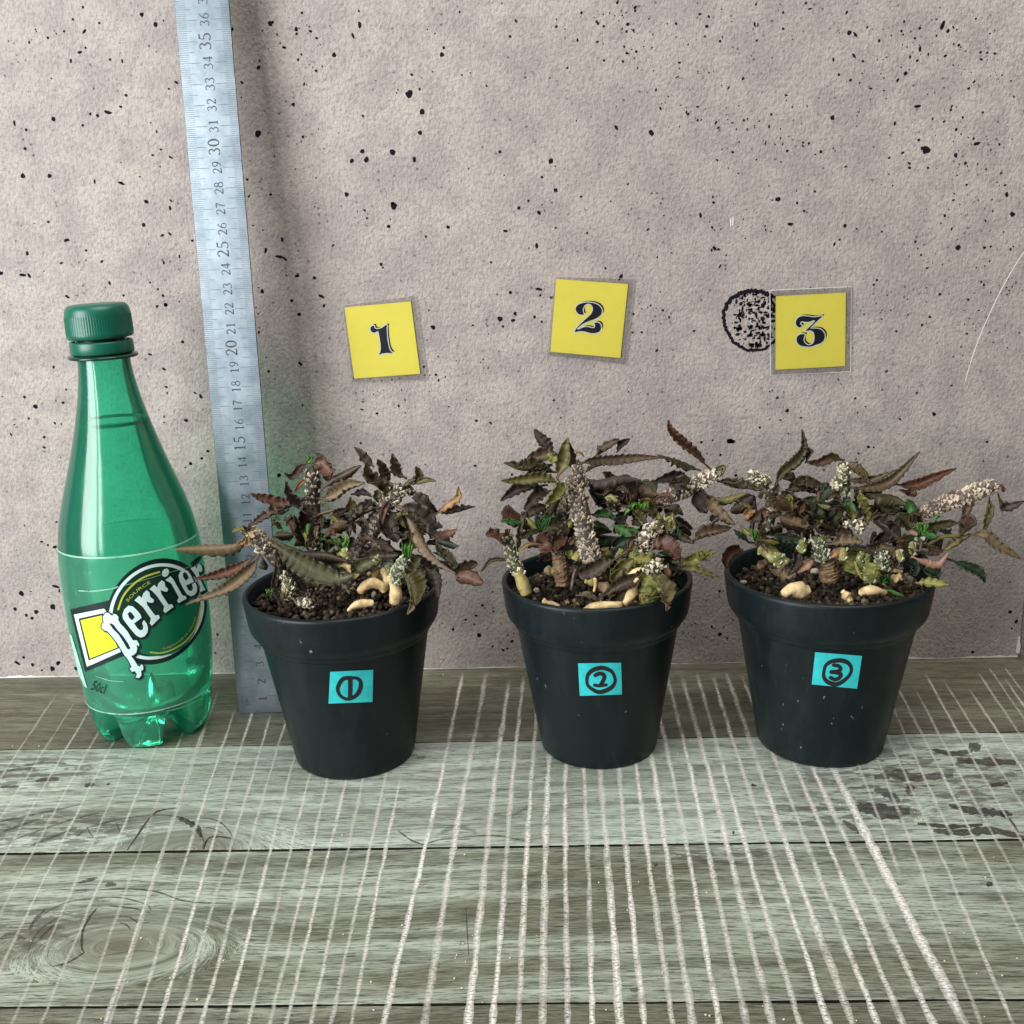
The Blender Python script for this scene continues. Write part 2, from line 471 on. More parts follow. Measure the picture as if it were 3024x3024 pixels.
# dark cracks and knot lines in the boards, at their places
CRK = mat_alpha('board_crack', (0.040, 0.033, 0.024), 0.8, 1.0, 500, (1, 1, 1), 0.25, 0.45)
KV, KF, KA = [], [], []
def crack(ox, pts, wd, op=1.0):
    q = [(ox + x / 1.719, 1900 + y / 1.719) for x, y in pts]
    c_ = [tuple(p) for p in smooth_line(q, 6)]
    r = random.Random(int(pts[0][0] * 7 + pts[0][1]))
    n_ = len(c_)
    ws = [wd * (0.35 + 0.9 * math.sin(math.pi * (k + .5) / n_) ** .6) * r.uniform(.6, 1.3) for k in range(n_)]
    V, Fc = poly_mesh(stroke(c_, ws), lambda x, y: atz(x, y, 0.008))
    b = len(KV); KV.extend(V); KF.extend([tuple(k + b for k in f) for f in Fc]); KA.extend([op] * len(V))
for P, w_, o_ in (([(385,985),(450,935),(600,895),(760,872),(905,880),(985,920),(1030,990),(1028,1050)], 5, .55), ([(645,1050),(690,985),(745,905),(800,852),(900,835)], 6, 1), ([(1000,885),(1090,895),(1150,935),(1185,990)], 4, .9), ([(1040,1015),(1065,985),(1120,982),(1185,992)], 5, .9), ([(1030,935),(1080,940),(1135,968)], 4, .7), ([(910,888),(955,908),(1000,935),(1022,985)], 18, .8), ([(590,905),(600,935),(610,965)], 3, .8), ([(440,930),(455,960),(480,990)], 4, .7),
                  ([(430,800),(600,770),(760,765),(900,790)], 3, .35), ([(390,860),(560,815),(760,800),(960,825),(1100,860)], 3, .35), ([(1035,1045),(1040,1020),(1050,1000)], 8, .9), ([(430,725),(450,718),(478,714)], 14, .9), ([(540,717),(558,712)], 8, .9),
                  ([(0,730),(50,728),(95,725)], 9, .8), ([(180,700),(240,690),(300,685)], 14, .7), ([(0,655),(80,640),(180,632)], 10, .5), ([(120,620),(230,605),(340,610)], 9, .6), ([(0,905),(120,880),(260,850),(420,815)], 6, .5), ([(60,1000),(200,950),(330,905),(500,860)], 6, .5), ([(150,1030),(260,985),(390,935)], 9, .5), ([(0,960),(100,925),(200,890)], 8, .5),
                  ([(490,1345),(455,1390),(420,1460),(415,1540),(428,1570)], 8, 1), ([(428,1568),(380,1600),(330,1625),(265,1640)], 6, .9), ([(300,1250),(450,1252),(640,1245),(800,1262),(950,1310),(1190,1322)], 5, .8), ([(380,1300),(600,1290),(740,1325),(768,1358)], 5, .7), ([(560,1332),(680,1345),(765,1370)], 4, .8), ([(600,1382),(660,1392),(705,1418),(760,1416)], 4, .8), ([(610,1418),(640,1428),(662,1450)], 5, .9), ([(190,1400),(260,1350),(360,1310),(480,1300)], 4, .5), ([(130,1600),(180,1480),(280,1400),(420,1350)], 4, .45), ([(400,1215),(440,1205),(495,1188)], 11, .7), ([(535,1232),(560,1222),(590,1225)], 14, .7), ([(230,1350),(180,1400),(150,1450)], 12, .6), ([(0,1500),(60,1480),(130,1500)], 16, .5), ([(280,1420),(230,1470),(200,1500)], 8, .6), ([(500,1590),(700,1560),(860,1580)], 4, .4)):
    crack(0, P, w_ * .75, o_ * .8)
for P, w_, o_ in (([(300,950),(370,1000),(440,1025)], 6, .9), ([(430,1020),(520,995),(600,990)], 5, .7), ([(600,985),(760,975),(860,985),(960,1005)], 5, .7), ([(520,960),(600,930),(700,960)], 14, .35), ([(760,860),(860,880),(960,830)], 12, .3), ([(1040,695),(1058,692)], 8, .9), ([(645,1345),(652,1450),(660,1580)], 4, .8), ([(250,1125),(340,1132),(450,1135)], 3, .6), ([(1480,1755),(1500,1760),(1530,1750)], 16, .6), ([(1600,1128),(1620,1122)], 12, .7), ([(395,578),(420,582),(440,575)], 12, .4)):
    crack(1000, P, w_ * .7, o_ * .7)
for P, w_, o_ in (([(900,830),(980,840),(1080,860),(1180,850)], 34, .6), ([(1000,680),(1100,665),(1220,680),(1400,670)], 22, .55), ([(1420,590),(1550,600),(1720,605)], 18, .6), ([(1380,820),(1500,850),(1620,860),(1700,870)], 18, .7), ([(1300,950),(1450,960),(1600,950),(1760,985)], 20, .7), ([(1220,915),(1400,930),(1550,920)], 10, .8), ([(1580,722),(1630,715),(1680,708)], 10, .8), ([(1165,760),(1180,740),(1195,720)], 22, .5), ([(1300,540),(1400,560),(1500,545)], 12, .6), ([(1570,1222),(1600,1222)], 14, .8), ([(960,960),(900,940),(840,900)], 12, .5), ([(1640,860),(1690,900),(1730,960)], 8, .7), ([(1000,740),(1060,760),(1130,800)], 20, .5), ([(1480,520),(1540,530)], 20, .6), ([(375,718),(400,722)], 6, .9), ([(280,960),(290,960)], 8, .9)):
    crack(2000, P, w_, o_)
mesh('board_cracks', KV, KF, CRK, fl, attrs={'op': KA})

# ------------------------------------------------------------------ wall
V, Fc = box(-75, 27.15, 0.0, 0.45, 0.02, 62)
wl = mesh('wall', V, Fc, WALL)
tag(wl, 'beige concrete-print backdrop board with black pits', 'wall', kind='structure')
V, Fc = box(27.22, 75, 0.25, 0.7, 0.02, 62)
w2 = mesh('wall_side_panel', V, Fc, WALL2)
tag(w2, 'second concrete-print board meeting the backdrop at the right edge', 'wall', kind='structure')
# worn white paper edge along the foot of the board
bm_v, bm_f = [], []
rr = random.Random(5)
xs = np.linspace(-60, 27.1, 260)
for k, x in enumerate(xs):
    h = max(0.03, 0.075 + 0.05 * math.sin(x * 1.3) + rr.uniform(-.04, .05)) * (1.0 if x < -8 or x > 20 else 0.5)
    bm_v += [(x, -0.012, 0.02), (x, -0.012, 0.02 + h)]
    if k: bm_f.append((2 * k - 2, 2 * k, 2 * k + 1, 2 * k - 1))
mesh('worn_edge', bm_v, bm_f, PAPERW, wl)
chip = [(3000, 1926), (3002, 1905), (3008, 1880), (3013, 1876), (3012, 1895), (3014, 1910), (3011, 1927), (3005, 1931)]
mesh('torn_corner', *poly_mesh([chip], lambda x, y: at(x, y, -0.014)), PAPERW, wl)

# dark pits printed on the board, each as seen: (x, y, size, stretch, angle)
def grp(ox, oy, s, items):
    for it in items:
        x, y, d = it[:3]
        st = it[3] if len(it) > 3 else 1.0
        an = it[4] if len(it) > 4 else None
        yield (ox + x / s, oy + y / s, d / s, st, an)
V_, H_ = 1.57, 0.0
PITS = []
PITS += grp(0, 0, 1.932, [(472,40,8),(415,110,9),(565,132,8),(808,82,14),(888,140,15),(932,117,6),(203,167,6),(366,178,8),(480,180,11,2.2,-.7),(487,272,8),(455,297,11,1.8,-.4),(404,348,9,1.6,V_),(103,355,5),(628,340,9),(698,350,9,2,V_),(685,245,5),(850,262,6),(890,295,5),(293,448,6),(720,545,10),(1005,470,11,2,.5),(963,505,7),(305,678,15),(515,650,9),(557,660,10),(612,640,16,2.6,.15),(82,703,12,2.4,V_),(150,740,9),(472,715,9),(143,848,9),(918,853,7),(872,885,8),(975,898,10,2,.5),(130,1003,15),(282,1003,13),(540,1035,10,2.5,V_),(692,1045,15,2,.4),(835,1150,13,1.8,.3),(975,1145,9,2,.8),(970,1185,10,2,V_),(820,1283,12),(925,1343,10,1.8,-.2),(970,1335,10,2.2,.7),(848,1393,5),(380,1370,14,2.2,-.2),(195,1275,5),(275,1265,8),(155,1445,11,1.7,V_),(130,1570,14,2.2,.2),(165,1572,13,2.4,1.2),(490,1428,8),(350,1500,9,1.8,-.4),(580,1492,10,1.8,-.5),(490,1485,5),(5,1558,13),(625,1615,10,1.8,1.2),(250,1548,5),(380,1690,10,1.8,.4),(855,1612,7),(900,1650,8),(705,1685,8),(945,1738,12),(895,1748,9),(1475,385,13),(1472,760,22),(1673,597,12),(1540,135,15),(1555,125,9),(1690,165,12),(1580,195,8,1.6,V_),(1480,345,7,2,1),(1380,470,9,1.6,.6),(1378,555,6),(1325,165,10,1.6,V_),(1803,403,9),(1838,378,6),(1905,312,13),(1735,480,9,2.2,-1.1),(1728,780,8),(1410,1025,8),(1420,1120,9,2,-.8),(1610,1368,12,2.2,1.4),(1515,1430,12,2.2,-1.3),(1595,1465,15,2.6,.2),(1625,1478,11,2.2,.9),(1695,1572,12,1.8,-.2),(1792,1585,11),(1495,1665,10,1.6,.8),(1665,1715,9),(1832,1690,13,2.2,.6),(1848,1745,10,1.8,-.8),(1708,1795,10),(1425,918,5),(1900,1400,9,2,-.7)])
PITS += grp(1000, 0, 1.932, [(115,62,8),(120,142,14,2,V_),(82,205,11,2,1.2),(930,18,6),(690,68,7),(1012,120,9,1.6,1),(978,208,9),(600,270,9),(590,312,14),(505,168,6),(550,190,6),(403,535,23),(477,637,17),(463,757,14),(308,870,18),(432,912,13,1.9,V_),(134,862,13),(75,917,13),(157,910,15),(45,1108,14),(315,1175,20),(305,1160,10),(285,1293,11),(295,1252,6),(1210,918,16),(1238,1085,13),(1160,1010,9),(1235,948,6),(920,865,10),(845,490,7),(702,428,7),(750,415,5),(1028,1187,11,1.4,V_),(1083,1145,8),(1142,1212,13,1.6,.8),(1160,1168,6),(1238,1300,7),(950,1318,11,1.8,0),(975,1310,5),(1130,1403,12,1.7,V_),(625,1295,10),(498,1350,8),(870,1497,8),(243,1508,11,1.5,V_),(253,1528,7),(1385,72,9),(1590,15,9),(1692,43,10,1.6,-.8),(1510,82,6),(1512,150,8),(1648,138,10),(1363,228,9,1.7,V_),(1645,303,9),(1515,345,8),(1305,387,8),(1575,90,6),(1585,728,13,1.7,1),(1785,757,16,1.6,.9),(1650,1050,7,2,-.6),(1900,1443,6),(1818,1468,7),(905,1680,6),(980,1667,10),(1142,1650,14,2,.1),(1150,1685,8),(922,1818,17),(1007,1790,11),(995,1828,12,2,0),(537,1868,14),(515,1770,7),(765,1857,8),(1118,1808,9),(1158,1835,8),(1160,1750,6),(1215,1697,10),(1522,1530,8),(1608,1583,14,1.8,-1),(1728,1895,8),(1835,1665,6),(1885,1810,7),(1765,1310,8,2,-.5),(1860,1305,5),(820,838,6),(742,962,6),(945,1000,6)])
PITS += grp(2000, 0, 1.887, [(165,147,10,1.5,0),(430,133,9,2,V_),(450,138,8,2.4,V_),(590,160,9),(740,48,9,2,0),(945,70,10,2,-1),(958,182,14),(990,190,12,2.8,.9),(985,310,11,2.6,1),(1035,340,8),(1480,140,17,1.8,-1.3),(1510,172,11),(1353,270,12,1.6,V_),(1492,312,8),(1770,297,9),(1273,408,12),(1228,447,10,1.8,-1.2),(1340,592,13,2.2,0),(863,655,14),(1388,835,25),(1365,825,10),(1345,780,9),(1670,800,14,1.8,-.2),(1552,865,12,1.5,V_),(1607,908,9),(1555,722,9),(1212,688,9,1.6,V_),(902,415,8),(1077,493,9,1.8,.2),(285,490,9,2.2,-.9),(215,683,8,2.2,-1.2),(493,795,9,4,V_),(345,790,6),(800,845,9),(560,1110,14),(668,1130,9),(708,1175,8),(632,1248,12,1.8,0),(130,1200,12,1.8,V_),(1397,935,7),(1722,943,7),(1612,1030,9),(1835,1083,13,1.4,V_),(1868,1195,15),(1538,1115,8,1.8,0),(1758,1175,7),(207,1383,14,1.6,1),(230,1390,9),(238,1483,9,2.4,-1.1),(935,1257,11),(1000,1275,8,2,.5),(905,1335,8),(875,1362,9,1.8,-1.2),(1327,1347,8),(1567,1378,16),(1712,1380,9),(1740,1455,7),(1113,1562,8),(1463,1641,9),(1622,1670,9),(1408,1765,9),(1365,1810,9),(1140,1290,7),(940,928,8,2,-.5),(1703,627,8),(1795,803,8),(1395,525,6),(1315,475,6),(1435,515,6,2,V_),(1655,455,9,1.8,-.5),(1540,245,7),(1580,262,6),(1445,198,7),(1260,193,7)])
PITS += grp(520, 1280, 1.971, [(185,103,9),(85,175,10),(150,145,8),(600,243,12),(645,288,7),(910,485,14,1.4,V_),(1450,180,6),(1612,1140,10,1.4,V_),(1765,1178,11,1.5,0),(1735,1110,7),(1840,1243,6),(240,1170,8),(228,1277,7),(1075,57,9),(975,100,6)])
PITS += grp(2050, 1200, 1.983, [(543,25,12),(215,205,20,1.6,.2),(43,210,9),(1405,45,12,1.5,1),(1205,75,8),(1020,238,10),(1050,240,7),(962,275,7),(952,328,8),(760,372,7),(245,403,10),(1715,208,9),(1693,322,7),(440,75,6),(505,80,7),(550,160,6),(1850,1205,12),(1632,1438,10),(1885,1260,12,1.6,-1),(1860,1300,7),(150,1335,12,1.3,0),(150,1082,9),(385,125,9),(1915,1230,11,2.2,V_),(108,200,6)])
PITS += grp(1400, 1200, 2.147, [(15,90,10,1.4,.5),(105,105,10,2,.9),(1625,220,17,1.4,.2),(1440,228,8),(1512,213,6),(30,1450,15),(240,1490,12,1.4,-.5),(120,1300,8),(85,1410,6),(210,1535,8),(120,1520,6),(1555,1170,9,1.4,0),(1557,1443,12),(1660,437,9)])
PITS += grp(0, 1700, 4.83, [(300,255,40,1.4,1.2),(218,478,28),(515,515,38),(750,445,46),(800,155,36,2.6,.3),(845,215,22,2,V_),(375,565,26),(455,605,26),(245,1245,34,2.2,.6),(465,1272,28),(748,1328,40),(830,1248,34,1.4,-.6),(335,1165,22),(1090,1328,34,1.6,.2),(595,1350,18)])
PITS += grp(100, 850, 2.415, [(938,122,13),(1060,385,14,1.3,-.4),(830,475,12,2,.2),(928,578,12,1.6,.5),(140,565,11),(945,708,12,1.6,.6),(950,750,9,1.5,V_),(1150,750,12,1.8,.6),(1188,773,14,1.6,1.1),(10,845,17),(1085,945,15,1.6,.5),(1243,1165,9),(1198,1217,10,1.4,-.4),(1118,1255,12),(1080,1280,8,2,-.5),(208,820,12,1.4,-.5),(195,972,9,1.8,V_),(73,1065,11),(73,1137,11),(160,1670,9,1.4,0),(100,1835,10),(150,1850,14,1.6,-.3),(190,1210,7),(245,70,10,2,0),(880,130,9,2.4,-.7),(640,55,8),(230,725,9),(890,870,7),(928,918,9,1.5,V_),(928,960,8,1.4,V_),(1020,1005,6,3,V_),(1838,90,11),(1890,188,13),(1900,540,15,1.8,.6),(1915,838,9),(1675,595,12,1.3,-.4),(1718,650,8),(1745,1337,14),(1610,285,8),(1630,20,12,1.8,1.1)])
rr = random.Random(3)
clu = [(rr.uniform(0, 3024), rr.uniform(0, 1950)) for _ in range(75)] + [(rr.uniform(1900, 3024), rr.uniform(0, 1000)) for _ in range(30)]
for cx_, cy_ in clu:                        # the many fine ones between, in loose clusters
    for _ in range(rr.randint(4, 13)):
        PITS.append((cx_ + rr.gauss(0, 55), cy_ + rr.gauss(0, 55), rr.choice((2.0, 2.4, 2.8, 3.4, 4.4)), rr.uniform(1, 1.8), None))
PITS = [q for q in PITS if at(q[0], q[1], 0)[2] > 0.2 and at(q[0], q[1], 0)[0] < 27.0]
PV, PF = [], []
rr = random.Random(21)
for (x, y, d, st, an) in PITS:
    c = at(x, y, -0.010)
    rad = d / pxcm(c) / 2 * (1.9 if d > 3.5 else 1.6)
    an = rr.uniform(0, 3.1) if an is None else -an
    n = 9 if d > 5 else 6
    b = len(PV)
    PV.append(tuple(c))
    ca, sa = math.cos(an), math.sin(an)
    for k in range(n):
        a = 2 * math.pi * k / n
        q = rad * rr.uniform(0.72, 1.22)
        u, v = q * math.cos(a) * math.sqrt(st), q * math.sin(a) / math.sqrt(st)
        PV.append((c[0] + u * ca - v * sa, -0.010, c[2] + u * sa + v * ca))
    for k in range(n):
        PF.append((b, b + 1 + k, b + 1 + (k + 1) % n))
PIT = simple('pit_black', (0.010, 0.008, 0.012), 0.85, 0.08, var=0.5, vscale=900)
tag(mesh('pit_marks', PV, PF, PIT, wl), kind='stuff')

# black ring stain beside card 3
rr = random.Random(9)
RV, RF = [], []
cx, cy = 2000 + 425 / 1.887, 700 + 460 / 1.887
n = 130
for k in range(n + 1):
    a = 2 * math.pi * k / n
    thick = 7.0 + 6.0 * max(0, math.sin(a - 0.3)) + 2.5 * max(0, -math.sin(a + .6)) + rr.uniform(-1.5, 2.2)
    ro = 93 + rr.uniform(-2.0, 2.6) + 2.5 * math.sin(3 * a)
    for q in (ro, ro - thick):
        RV.append(tuple(at(cx + q * math.cos(a), cy - q * math.sin(a), -0.012)))
    if k: RF.append((2 * k - 2, 2 * k, 2 * k + 1, 2 * k - 1))
for _ in range(260):
    a = rr.uniform(0, 6.28); q = 82 * math.sqrt(rr.random())
    x, y = cx + q * math.cos(a) * 0.95 + 8, cy - q * math.sin(a)
    if math.hypot(x - cx, y - cy) > 84 or (x < cx - 45 and rr.random() < .75): continue
    c = at(x, y, -0.012); b = len(RV); m_ = 7; s_ = rr.uniform(0.03, 0.12); st = rr.uniform(.5, 1.8)
    RV.append(tuple(c))
    for k in range(m_):
        t_ = 2 * math.pi * k / m_; h_ = s_ * rr.uniform(.5, 1.4)
        RV.append((c[0] + h_ * st * math.cos(t_), -0.012, c[2] + h_ / st * math.sin(t_)))
    for k in range(m_): RF.append((b, b + 1 + k, b + 1 + (k + 1) % m_))
mesh('ring_stain', RV, RF, PIT, wl)
# pale scratches
mesh('scratch', *poly_mesh(stroke(smooth_line([(3030, 735), (2985, 805), (2935, 900), (2885, 1015), (2850, 1125)], 5), [2.5] * 21), lambda x, y: at(x, y, -0.011)), PAPERW, wl)
mesh('scratch', *poly_mesh(stroke([(2158, 645), (2158, 668)], 3) + stroke([(2165, 640), (2164, 666)], 3), lambda x, y: at(x, y, -0.011)), PAPERW, wl)

# ------------------------------------------------------------------ number cards
def mat_film():
    t = NT('clear_film')
    fr = t.n('Fresnel', {'IOR': 1.5}).outputs[0]
    gl = t.n('BsdfGlossy', {'Color': (1, 1, 1), 'Roughness': 0.12}).outputs[0]
    tr = t.n('BsdfTransparent', {'Color': (0.975, 0.975, 0.98)}).outputs[0]
    s1 = t.n('MixShader', {0: t.math('MULTIPLY', fr, 0.6), 1: tr, 2: gl}).outputs[0]
    return t.done(s1)
FILM = mat_film()
FILMEDGE = simple('film_edge', (0.72, 0.74, 0.76), 0.25, 0.5)
H = [(1080, 930, 14.86), (1680, 870, 14.86), (2330, 910, 14.86)]
N1 = [(205,600),(240,510),(310,470),(370,490),(380,560),(430,600),(520,615),(680,580),(800,500),(880,450),(935,470),(920,600),(930,800),(950,1050),(1000,1350),(1060,1530),(1150,1650),(1185,1690),(1000,1670),(750,1690),(580,1740),(640,1620),(660,1450),(640,1200),(590,900),(540,715),(430,765),(330,775),(240,720)]
N2 = [(300,640),(330,530),(430,430),(600,370),(850,345),(1100,380),(1290,460),(1410,590),(1450,720),(1420,860),(1300,980),(1100,1090),(900,1160),(700,1240),(520,1350),(370,1480),(385,1525),(470,1510),(620,1440),(800,1415),(950,1450),(1060,1470),(1130,1440),(1155,1350),(1110,1260),(1150,1235),(1250,1225),(1350,1270),(1400,1360),(1410,1480),(1360,1600),(1240,1670),(1050,1695),(870,1670),(700,1620),(480,1605),(280,1640),(255,1610),(330,1480),(470,1320),(650,1150),(850,970),(980,840),(1050,680),(1040,540),(970,440),(850,400),(740,430),(660,520),(610,650),(625,780),(660,870),(560,885),(430,850),(340,760)]
N3 = [(300,600),(350,480),(470,380),(650,350),(850,365),(1050,395),(1250,385),(1420,345),(1450,380),(1380,440),(1150,650),(940,880),(1100,890),(1300,905),(1450,980),(1550,1120),(1570,1260),(1520,1420),(1380,1540),(1180,1610),(950,1690),(700,1680),(500,1640),(370,1520),(330,1370),(370,1240),(470,1160),(590,1140),(700,1160),(660,1250),(640,1380),(680,1510),(780,1600),(880,1625),(1000,1590),(1090,1480),(1120,1320),(1110,1150),(1060,1040),(960,980),(880,975),(730,1000),(900,820),(1080,640),(1140,560),(1070,530),(950,580),(800,605),(680,595),(590,570),(510,610),(490,680),(530,740),(570,770),(540,820),(450,850),(370,800),(310,720)]
CARDS = [([(1017,908),(1213,890),(1241,1104),(1046,1118)], N1, 'yellow laminated card with a black 1, tilted left, above the first pot'),
         ([(1642,824),(1855,839),(1832,1057),(1625,1039)], N2, 'yellow laminated card with a black 2, highest of the three'),
         ([(2291,875),(2498,864),(2496,1081),(2290,1092)], N3, 'yellow laminated card with a black 3, beside the black ring stain')]
def expand(q, ex):
    c = np.mean(q, axis=0)
    return [tuple(c + (np.array(p) - c) * e) for p, e in zip(q, ex)]
for i, (q, num, lab) in enumerate(CARDS):
    cw = at(*np.mean(q, axis=0), -0.06)
    t = tag(empty('number_card', cw), lab, 'card', 'yellow number cards on the board')
    fq = expand(q, (1.06, 1.16, 1.17, 1.10)) if i < 2 else expand(q, (1.17, 1.15, 1.16, 1.14))
    wob = 0.10 if i == 2 else 0.02
    def fmap(x, y, Y=-0.055): return at(x, y, Y)
    # paper: a thin slab
    P4 = [at(x, y, -0.060) for x, y in q]; B4 = [at(x, y, -0.060) + np.array([0, .025, 0]) for x, y in q]
    mesh('paper', [*P4, *B4], [(0, 3, 2, 1), (4, 5, 6, 7), (0, 1, 5, 4), (1, 2, 6, 5), (2, 3, 7, 6), (3, 0, 4, 7)], YEL, t)
    # clear laminate pouch around it, slightly wavy
    FV, FF = [], []
    m_ = 14
    rr = random.Random(40 + i)
    phx, phy = rr.uniform(0, 6), rr.uniform(0, 6)
    for a in range(m_ + 1):
        for b in range(m_ + 1):
            u, v = a / m_, b / m_
            p = (1 - v) * ((1 - u) * np.array(fq[0]) + u * np.array(fq[1])) + v * ((1 - u) * np.array(fq[3]) + u * np.array(fq[2]))
            FV.append(at(p[0], p[1], -0.115 - 0.018 * math.sin(4 * u + phx) * math.sin(5 * v + phy) - wob * 0.25 * (abs(v - .5) ** 2)))
    for a in range(m_):
        for b in range(m_):
            k = a * (m_ + 1) + b
            FF.append((k, k + 1, k + m_ + 2, k + m_ + 1))
    mesh('laminate_film', FV, FF, FILM, t, smooth=True)
    rim = stroke([fq[0], fq[1], fq[2], fq[3], fq[0]], 2.0 if i == 2 else 1.1)
    mesh('film_edge', *poly_mesh(rim, lambda x, y: at(x, y, -0.112)), FILMEDGE if i == 2 else simple('film_edge_faint', (0.46, 0.43, 0.41), .4), t)
    ox, oy, s = H[i]
    tr = lambda P, dx=0, dy=0: [(ox + (x + dx) / s, oy + (y + dy) / s) for x, y in P]
    sm_ = [tuple(p) for p in smooth_line(num, 3, True)]
    a = mesh('numeral', *poly_mesh([tr(sm_)], lambda x, y: at(x, y, -0.072)), INK, t)
    mesh('white_outline', *poly_mesh([tr(offset_poly(sm_, 42))], lambda x, y: at(x, y, -0.068)), WHITE, a)
    mesh('drop_shadow', *poly_mesh([tr(sm_, 92, -78)], lambda x, y: at(x, y, -0.064)), INK, a)

# ------------------------------------------------------------------ steel ruler
RB = np.array([-17.70, -5.32, 0.0]); RU = np.array([-0.006, 0.093, 1.0]); RU /= np.linalg.norm(RU)
RW = np.array([1, 0, 0.006]); RW /= np.linalg.norm(RW); RN = np.cross(RW, RU); RN = RN if RN[1] < 0 else -RN
WID, LEN = 2.725, 56.5
rp = lambda a, b, h=0.0: tuple(RB + RW * a + RU * b + RN * h)
rul = tag(empty('steel_ruler', RB), 'long brushed steel ruler leaning upright against the board behind the bottle', 'ruler')
V = [rp(a, b, h) for h in (0, 0.09) for b in (0.0, LEN) for a in (0, WID)]
o = mesh('blade', V, [(0, 2, 3, 1), (4, 5, 7, 6), (0, 1, 5, 4), (2, 6, 7, 3), (0, 4, 6, 2), (1, 3, 7, 5)], STEEL, rul)
bevel_obj(o, 0.02, 1)
TV, TF = [], []
def tick(a0, a1, b, wd):
    k = len(TV)
    TV.extend([rp(a0, b - wd / 2, .094), rp(a1, b - wd / 2, .094), rp(a1, b + wd / 2, .094), rp(a0, b + wd / 2, .094)])
    TF.append((k, k + 1, k + 2, k + 3))
for mm in range(1, 396):
    b = mm / 10
    if mm % 10 == 0:
        big = mm % 50 == 0
        tick(0.03, 1.08 if not big else 0.98, b, 0.026); tick(1.76, WID - .03, b, 0.026)
    elif mm % 5 == 0:
        tick(0.03, 0.78, b, 0.024); tick(WID - 0.78, WID - .03, b, 0.024)
    else:
        tick(0.03, 0.52, b, 0.022); tick(WID - 0.45, WID - .03, b, 0.022)
    if mm < 100: tick(0.03, 0.34, b + 0.05, 0.018)
mesh('graduation_marks', TV, TF, ETCHG, rul)
# serif numerals as pen strokes on a 0..0.62 x 0..1 cell with thick and thin
def arc(cx, cy, rx, ry, a0, a1, n=10):
    return [(cx + rx * math.cos(math.radians(a0 + (a1 - a0) * k / n)), cy + ry * math.sin(math.radians(a0 + (a1 - a0) * k / n))) for k in range(n + 1)]
def tt(P, th=.15, tn=.06):
    w_ = []
    for i in range(len(P)):
        a = P[max(0, i - 1)]; b = P[min(len(P) - 1, i + 1)]
        dx, dy = abs(b[0] - a[0]), abs(b[1] - a[1]); w_.append(tn + (th - tn) * dy / (dx + dy + 1e-6))
    return (P, w_)
DIG = {
 '0': [tt(arc(.30, .5, .24, .46, 0, 360, 18))],
 '1': [tt([(.32, .0), (.32, .98)], .14), ([(.14, .03), (.50, .03)], [.06, .06]), tt([(.33, .97), (.14, .84)], .08)],
 '2': [tt(arc(.29, .72, .22, .24, 165, -30, 10) + [(.30, .32), (.06, .06)], .14), ([(.05, .06), (.54, .06), (.56, .2)], [.12, .12, .05])],
 '3': [tt(arc(.27, .75, .20, .21, 160, -80, 9), .13), tt(arc(.25, .27, .26, .25, 85, -150, 10), .14)],
 '4': [tt([(.40, .0), (.40, .98)], .14), ([(.40, .97), (.04, .30)], [.05, .07]), ([(.03, .27), (.58, .27)], [.09, .09])],
 '5': [([(.17, .93), (.52, .94)], [.12, .12]), tt([(.17, .95), (.12, .54)], .06), tt(arc(.25, .29, .27, .28, 120, -150, 12), .14)],
 '6': [tt([(.50, .97), (.30, .84), (.13, .58), (.07, .30)], .13), tt(arc(.30, .29, .22, .27, 180, -180, 16), .12)],
 '7': [([(.06, .93), (.54, .93)], [.13, .13]), tt([(.53, .93), (.32, .5), (.24, .0)], .12)],
 '8': [tt(arc(.30, .74, .18, .22, 0, 360, 14), .11), tt(arc(.30, .26, .23, .25, 0, 360, 14), .13)],
 '9': [tt([(.12, .03), (.32, .16), (.47, .42), (.53, .70)], .13), tt(arc(.30, .71, .22, .27, 0, 360, 16), .12)],
}
for k in range(1, 40):
    txt = str(k); big = k % 5 == 0 and k >= 10
    hgt = 0.60 if big else 0.47
    adv = hgt * 0.70
    start = k - adv * len(txt) / 2 if len(txt) == 2 else k - adv * 1.02
    start += 0.03
    polys = []
    for j, ch in enumerate(txt):
        for P, W_ in DIG[ch]:
            for qd in stroke(P, W_):
                # text runs upward, glyph tops point left
                polys.append([(1.66 - y * hgt, start + j * adv + x * hgt) for x, y in qd])
    V, Fc = poly_mesh(polys, lambda a, b: rp(a, b, .096))
    mesh('numeral', V, Fc, ETCH, rul)
# small etched unit marks by the foot
UV = []
for a in (0.42, 2.12):
    for k in range(6):
        b0 = 0.36 + 0.075 * k + (0 if a > 1 else 0.08)
        UV.append([(a, b0), (a + .16, b0), (a + .16, b0 + .035), (a, b0 + .035)])
    UV.append([(a + .15, UV[-1][0][1] - .38), (a + .18, UV[-1][0][1] - .38), (a + .18, UV[-1][0][1] + .03), (a + .15, UV[-1][0][1] + .03)])
mesh('unit_marks', *poly_mesh(UV, lambda a, b: rp(a, b, .095)), ETCHG, rul)

